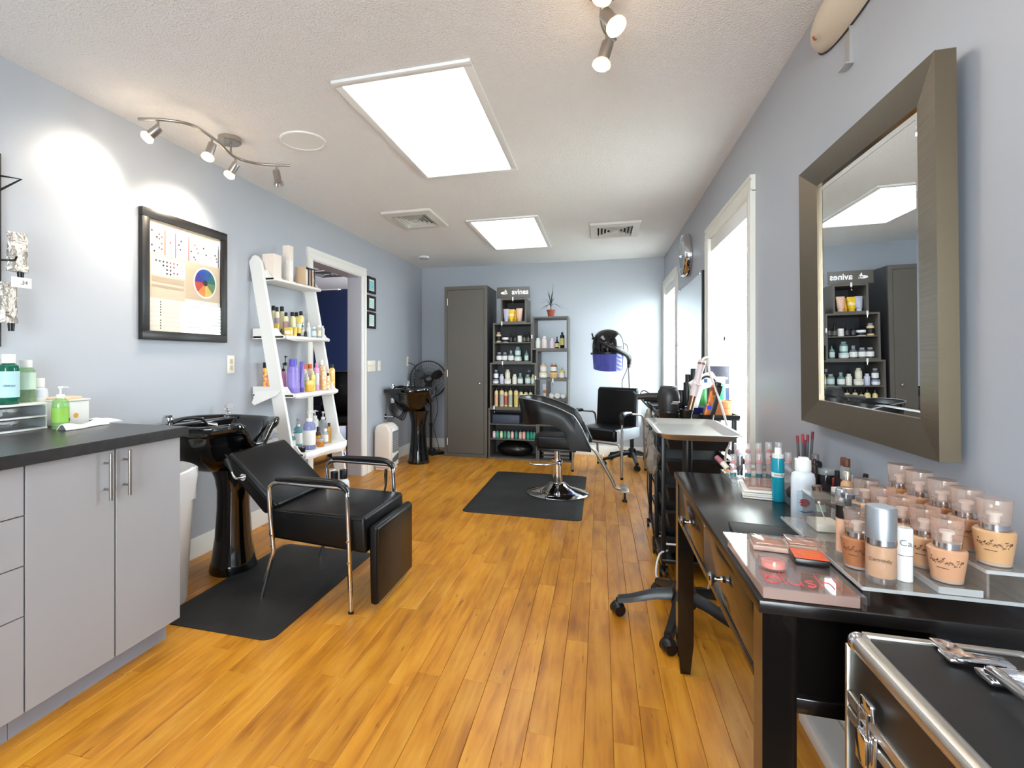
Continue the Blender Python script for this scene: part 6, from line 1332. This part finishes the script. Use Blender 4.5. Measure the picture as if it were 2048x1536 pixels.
for x in (KX0+.002, KX1-.002):
    for y in (KY0+.004, KY1-.004): part('corner_profile', MB().rbox(x-.004,x+.004,y-.004,y+.004,.03,KZ-.02,.002), ALU, t)
    for z0, z1 in ((.645,.662),(.669,.686)): part('seam_profile', MB().rbox(x-.005,x+.005,KY0+.01,KY1-.01,z0,z1,.003), ALU, t)
for x in (KX0+er, KX1-er):
    for y in (KY0+.012, KY1-.012): part('corner_cap', MB().ball((x,y,KZ-er),er*1.18,14,8,(1,1.1,1)), CHROME, t)
for yy in (.86,):
    lt = part('latch_plate', MB().rbox(KX0-.008,KX0-.001,yy-.022,yy+.022,.61,.675,.003), CHROME, t)
    part('latch_lever', MB().rbox(KX0-.016,KX0-.007,yy-.015,yy+.015,.625,.668,.003), CHROME, lt); part('latch_bail', MB().tube([(KX0-.011,yy-.013,.66),(KX0-.012,yy-.013,.70),(KX0-.012,yy+.013,.70),(KX0-.011,yy+.013,.66)], .002, 6), CHROME, lt); part('catch', MB().rbox(KX0-.010,KX0-.001,yy-.016,yy+.016,.69,.715,.003), CHROME, lt)
part('top_latch', MB().rbox(.478,.506,.905,.942,KZ-.001,KZ+.004,.002).rbox(.47,.545,.875,.905,KZ,KZ+.007,.003).rbox(.475,.53,.868,.885,KZ+.006,KZ+.012,.003), CHROME, t)
hd = part('handle_mount', MB().rbox(.488,.548,.828,.862,KZ,KZ+.008,.003), CHROME, t); part('handle_mount', MB().rbox(.488,.548,.60,.634,KZ,KZ+.008,.003), CHROME, t)
part('carry_handle', MB().tube([(.50,.845,KZ+.010),(.494,.825,KZ+.018),(.492,.73,KZ+.02),(.494,.64,KZ+.018),(.50,.617,KZ+.010),(.53,.617,KZ+.010),(.54,.64,KZ+.016),(.542,.73,KZ+.018),(.54,.825,KZ+.016),(.53,.845,KZ+.010)], .0075, 10, 5, closed=True), CHROME, hd)
for x in (KX0+.03,KX1-.03):
    for y in (KY0+.03,KY1-.03): part('foot', MB().cyl((x,y,0),(x,y,.03),.018,n=16), BLACK, t)
solo('flat_white_box', MB().rbox(.635,.728,1.45,1.95,.0,.05,.003), WHITE, 'flat white box lying on the floor under the desk', 'box')
# ================================================================ black carts by the window
def cart(label, x0, x1, y0, y1, zt, n):
    t = thing('salon_cart', label, 'trolley', ((x0+x1)/2,(y0+y1)/2,0), group='black rolling salon carts')
    for x in (x0+.012,x1-.012):
        for y in (y0+.012,y1-.012):
            part('post', MB().rbox(x-.011,x+.011,y-.011,y+.011,.07,zt-.02,.003), BLACK, t)
            part('caster', MB().cyl((x-.009,y,.03),(x-.022,y,.03),.03,n=18).cyl((x+.009,y,.03),(x+.022,y,.03),.03,n=18).cyl((x,y,.03),(x,y,.075),.01), BLACK, t)
    part('base_shelf', MB().rbox(x0,x1,y0,y1,.075,.10,.005), BLACK, t)
    z = .13; dz = (zt-.05-.13)/n
    for k in range(n):
        za_ = z+k*dz; m = MB(); hh = dz*.68; xa, xb, ya_, yb_ = x0+.026, x1-.026, y0+.004, y1-.01
        def rr(i, zz): return [(xa+i,ya_+i,zz),(xb-i,ya_+i,zz),(xb-i,yb_-i,zz),(xa+i,yb_-i,zz)]
        m.loft([rr(.02,za_),rr(.004,za_+hh*.8),rr(-.003,za_+hh*.82),rr(-.003,za_+hh),rr(.002,za_+hh),rr(.006,za_+hh*.8),rr(.022,za_+.004)])
        part('bin', m, mat('black_bin', (20,20,22), .28), t)
        part('runner', MB().box(x0+.02,x0+.028,y0+.02,y1-.02,za_+hh*.75,za_+hh*.81).box(x1-.028,x1-.02,y0+.02,y1-.02,za_+hh*.75,za_+hh*.81), BLACK, t)
    part('top_tray', MB().rbox(x0-.012,x1+.012,y0-.012,y1+.012,zt-.022,zt-.012,.004).box(x0-.012,x0-.006,y0-.012,y1+.012,zt-.012,zt+.006).box(x1+.006,x1+.012,y0-.012,y1+.012,zt-.012,zt+.006).box(x0-.006,x1+.006,y0-.012,y0-.006,zt-.012,zt+.006).box(x0-.006,x1+.006,y1+.006,y1+.012,zt-.012,zt+.006), BLACK, t)
    return t
CZ = .895
c1_ = cart('black rolling cart with open bins nearer the desk', .325,.70,3.02,3.40,CZ,5)
c2_ = cart('black rolling cart behind the first one by the mirror', .335,.70,3.50,3.92,CZ,5)
part('side_flap', MB().prism([(.325,CZ-.02),(.235,CZ+.075),(.228,CZ+.068),(.318,CZ-.03)], 'y', 3.50, 3.90, .003), BLACK, c2_)
hold = []
for k, (u, v, r, y) in enumerate(((1337,822,.052,2.95),(1372,820,.032,2.95),(1414,830,.034,2.95))):
    p = PY(y, u, v); hn = part('tool_holder', MB().lathe([(r*.62,-.12),(r*.95,-.012),(r*1.06,-.006),(r*1.06,.004),(r*.96,.004),(r*.9,-.01),(r*.55,-.12)], p, 24), mat('black_holder', (24,24,26), .3), c1_); hold.append(p)
    part('holder_bracket', MB().box(p.x-.01,p.x+.01,p.y+r*.9,3.01,p.z-.01,p.z+.0), BLACK, hn)
# hair dryer standing nozzle-down
p = hold[0]
t = thing('hair_dryer', 'black hair dryer standing nose down in a cone holder', 'hair dryer', p+Vector((0,0,-.07)))
HD = mat('matte_black_dryer', (34,33,34), .42)
part('barrel', MB().lathe([(0,-.09),(.034,-.09),(.044,-.02),(.052,.03),(.058,.07),(.052,.105),(.044,.12),(0,.12)], p, 28), HD, t)
part('rear_grille', MB().lathe([(0,.12),(.042,.12),(.044,.128),(.038,.135),(0,.135)], p, 28), mat('dryer_grille', (52,52,54), .5), t)
part('handle', MB().tube([p+Vector((-.045,.02,.075)), p+Vector((-.10,.035,.075)), p+Vector((-.155,.04,.07))], [.02,.018,.016], 12), HD, t)
part('badge', MB().rbox(p.x+.012,p.x+.05,p.y-.0545,p.y-.052,p.z+.05,p.z+.056,.001,1).rbox(p.x+.005,p.x+.04,p.y-.0535,p.y-.051,p.z+.042,p.z+.046,.001,1), mat('silver_print', (200,200,204), .3), t)
q = PZ(CZ, 1300, 806); q = Vector((.30, 3.62, CZ+.045))
t = thing('hair_dryer', 'second black hair dryer lying on the rear cart flap', 'hair dryer', q)
part('barrel', MB().lathe([(0,0),(.022,0),(.026,.05),(.033,.10),(.03,.15),(0,.155)], n=22).xf(align(q+Vector((-.02,0,0)), (1,.05,.02))), HD, t)
part('handle', MB().tube([q+Vector((.09,.0,-.01)), q+Vector((.095,-.01,-.045))], [.014,.012], 10), HD, t)
part('cord_loop', MB().tube([q+Vector((-.02,0,0)), q+Vector((-.04,0,.03)), q+Vector((-.02,.0,.05)), q+Vector((.01,.0,.035)), q+Vector((.02,.01,.02))], .004, 6, 5), BLACK, t)
# curling iron with white handle and cord
p = hold[1]; tip = p+Vector((-.005,0,-.10)); d_ = Vector((.23,.02,.97)).normalized()
t = thing('curling_iron', 'white-handled curling iron with a bronze barrel in its holder', 'curling iron', tip)
part('barrel', MB().cyl(tip, tip+d_*.185, .0155, n=18), mat('bronze_barrel', (146,108,82), .25, .8), t)
part('clamp', MB().cyl(tip+Vector((.013,-.008,.01)), tip+Vector((.013,-.008,.0))+d_*.17, .004, n=8), mat('cream_white', (232,226,218), .3), t)
hm = mat('pearl_pink', (226,208,206), .3)
part('collar', MB().lathe([(0,.18),(.019,.18),(.021,.20),(.021,.235),(.026,.245),(.02,.262),(0,.262)], n=20).xf(align(tip, d_)), hm, t)
part('handle', MB().lathe([(0,.26),(.018,.26),(.0165,.30),(.018,.36),(.019,.375),(0,.376)], n=20).xf(align(tip, d_)), hm, t)
part('thumb_rest', MB().rbox(-.045,-.012,-.008,.008,.238,.246,.003).xf(align(tip, d_)), hm, t)
part('band', MB().lathe([(.0185,.352),(.0195,.354),(.0195,.36),(.0185,.362)], n=20).xf(align(tip, d_)), mat('bronze_barrel'), t)
e = tip+d_*.376
part('cord', MB().tube([e, e+Vector((.01,0,.012)), e+Vector((.03,.0,.008)), PY(2.95,1418,740), PY(2.95,1428,770), PY(2.94,1445,820), PY(2.93,1460,880), PY(2.93,1452,905), PY(2.93,1449,945)], .0055, 8, 6), mat('cream_white'), t)
# flat iron with flower print
p = hold[2]; d_ = Vector((.25,.03,.97)).normalized(); tip = p+Vector((-.01,0,-.08))
t = thing('flat_iron', 'orange flower-patterned flat iron in the third holder', 'flat iron', tip)
FP = blotch('orange_flower_print', (232,120,24), (120,60,30), .3, 34, .50, .60)
for s, nm in ((-1,'upper_arm'),(1,'lower_arm')):
    Af = align(tip+Vector((s*.011,0,0)), d_); part(nm, MB().rbox(-.0105,.0105,-.015,.015,0,.245,.005).xf(Af), FP if s < 0 else mat('dark_plate', (50,40,34), .3), t)
Af = align(tip, d_)
part('blue_flower', MB().lathe([(0,.0008),(.012,.0008),(.012,0),(0,0)], n=14).xf(align(tip+d_*.125+Vector((-.012,-.0158,0)), (0,-1,0))), mat('cobalt_print', (50,56,220), .4), t)
part('green_tip', MB().rbox(-.023,.0,-.0155,.0155,.012,.045,.004).xf(Af), mat('lime_print', (170,196,60), .4), t)
part('hinge', MB().rbox(-.02,.02,-.013,.013,.235,.262,.005).xf(Af), BLACK, t)
# white hair dryer, bottles, boxes and pot on the first cart
ZC = CZ-.0115
p = PY(3.12, 1405, 775); t = thing('hair_dryer', 'white hair dryer lying on the cart behind the curling iron', 'hair dryer', (p.x,3.12,ZC))
part('barrel', MB().lathe([(0,0),(.03,0),(.036,.04),(.042,.10),(.036,.135),(0,.14)], n=24).xf(align(Vector((p.x-.06,3.12,p.z)), (.85,.05,.4))), mat('gloss_white', (234,234,230), .25), t)
part('handle', MB().tube([(p.x-.02,3.12,p.z-.01),(p.x-.035,3.11,(p.z+ZC)/2),(p.x-.05,3.10,ZC+.014)], [.02,.018,.014], 12), mat('gloss_white'), t)
part('switch_panel', MB().rbox(p.x+.0,p.x+.016,3.072,3.077,p.z+.03,p.z+.05,.001,1), mat('blue_switch', (40,110,180), .4), t)
part('cord', MB().tube([PY(3.06,1385,785),PY(3.05,1395,765),PY(3.04,1412,753),PY(3.05,1425,757),PY(3.06,1433,765)], .006, 8, 5), BLACK, t)
p = PY(3.16,1408,745); bottle('pale green spray bottle behind the curling iron handle', (p.x,3.2,ZC), .225, .022, clear('green_bottle', (150,220,160), solid=.4, body=(110,200,130)), pl(150,226,170), None, 'slim', name='spray_bottle')
p = PY(3.22,1440,760); bottle('bright green bottle with white cap in front of the dark box', (p.x,3.22,ZC), .215, .028, pl(20,176,100,.3), WHITE, None, 'can', name='product_bottle', sq=.7)
p = PY(3.33,1436,770); t = thing('product_carton', 'tall dark purple product box on the cart', 'box', (p.x,3.34,ZC)); part('carton', MB().rbox(p.x-.055,p.x+.055,3.30,3.37,ZC,ZC+.275,.002), mat('dark_violet_box', (50,48,62), .3), t); part('print_block', MB().box(p.x+.03,p.x+.045,3.2992,3.30,ZC+.20,ZC+.21).box(p.x+.03,p.x+.05,3.2992,3.30,ZC+.15,ZC+.17), LABW, t); part('print_panel', MB().box(p.x+.012,p.x+.05,3.2992,3.30,ZC+.05,ZC+.13), mat('indigo_print', (46,60,110), .4), t)
for k, (u, h, r) in enumerate(((1373,.18,.022),(1377,.225,.02),(1384,.26,.02),(1366,.13,.022))):
    p = PY(3.28+.03*k, u, 780); bottle('black styling product can on the cart, %s from the left' % ['second','third','fourth','first'][k], (p.x-.012*(k==3),3.26+.055*(k%2)+.02*(k>1),ZC), h, r*.9, BCAP, BLACK, None, 'can', name='spray_can', cat='can', group='black cans on the cart')
p = PY(3.16,1398,800); solo('mixing_bowl', MB().lathe([(0,0),(.03,0),(.06,.05),(.062,.055),(.057,.052),(.028,.006),(0,.006)], (p.x-.03,3.05,ZC), 26), mat('navy_bowl', (24,32,84), .25), 'navy blue tint bowl between the two irons', 'bowl')
p = PY(3.10,1442,800); t = thing('terracotta_planter', 'wide terracotta pot with tiny succulents on the cart', 'plant', (p.x,3.12,ZC))
part('pot', MB().lathe([(0,0),(.055,0),(.06,.05),(.064,.052),(.065,.088),(.06,.088),(.057,.07),(0,.07)], (p.x,3.12,ZC), 30), mat('terracotta_light', (212,134,84), .7), t); part('soil', MB().lathe([(0,.072),(.058,.072),(0,.07)], (p.x,3.12,ZC), 20), mat('soil'), t)
for k in range(16):
    a = k*2.4; r = .048*math.sqrt((k+.5)/16); part('succulent', MB().lathe([(0,0),(.009,.002),(.013,.010),(.006,.014),(0,.012)], (p.x+r*math.cos(a),3.12+r*math.sin(a),ZC+.072), 7), mat('succulent_green', (120,134,84), .6), t, ang=10)
solo('styling_comb', MB().rbox(.50,.66,3.03,3.05,ZC,ZC+.006,.001,1), BLACK, 'flat black comb on the front cart', 'comb')
# bags and cables
BAG = clear('crumpled_cellophane', (214,208,200), rough=.12, solid=.4, body=(190,180,168))
for k, (x, y, z, s) in enumerate(((.292,3.40,.84,.035),(.285,3.18,.72,.045),(.288,3.12,.63,.06),(.30,3.60,.80,.035))):
    br_ = random.Random(k); n = 12; rings = []
    for j in range(9):
        th = PI*(j+.02)/8.04; rings.append([(x+s*.6*math.sin(th)*math.cos(2*PI*i/n)*br_.uniform(.7,1.2), y+s*math.sin(th)*math.sin(2*PI*i/n)*br_.uniform(.7,1.2), z-s*1.5*math.cos(th)*br_.uniform(.93,1.03)) for i in range(n)])
    solo('plastic_bag', MB().loft(rings), BAG, 'crumpled clear plastic bag hanging on the cart side, %s' % ['highest one','middle one','lowest and largest one','one on the rear cart'][k], 'bag', 'plastic bags on the carts', ang=15)
WC = mat('white_cable', (226,226,222), .4)
solo('white_cable', MB().tube([(.36,3.05,.14),(.31,2.99,.13),(.29,2.93,.04),(.33,2.86,.006),(.42,2.84,.006),(.50,2.80,.02),(.52,2.76,.12),(.50,2.80,.17),(.46,2.98,.19),(.35,3.02,.185)], .0055, 8, 6), WC, 'white power cable looping below the carts', 'cable')
solo('black_cable', MB().tube([(.31,3.55,.62),(.285,3.4,.40),(.30,3.2,.20),(.305,3.1,.12),(.33,2.98,.05),(.40,2.92,.01),(.48,2.88,.008),(.42,2.98,.008),(.36,2.9,.01),(.45,2.72,.01),(.52,2.62,.008),(.55,2.58,.2)], .004, 6, 6), BLACK, 'thin black cable hanging down the cart side', 'cable')
solo('power_strip', MB().rbox(.47,.68,2.80,2.86,0,.035,.006), BLACK, 'black power strip on the floor under the carts', 'power strip')
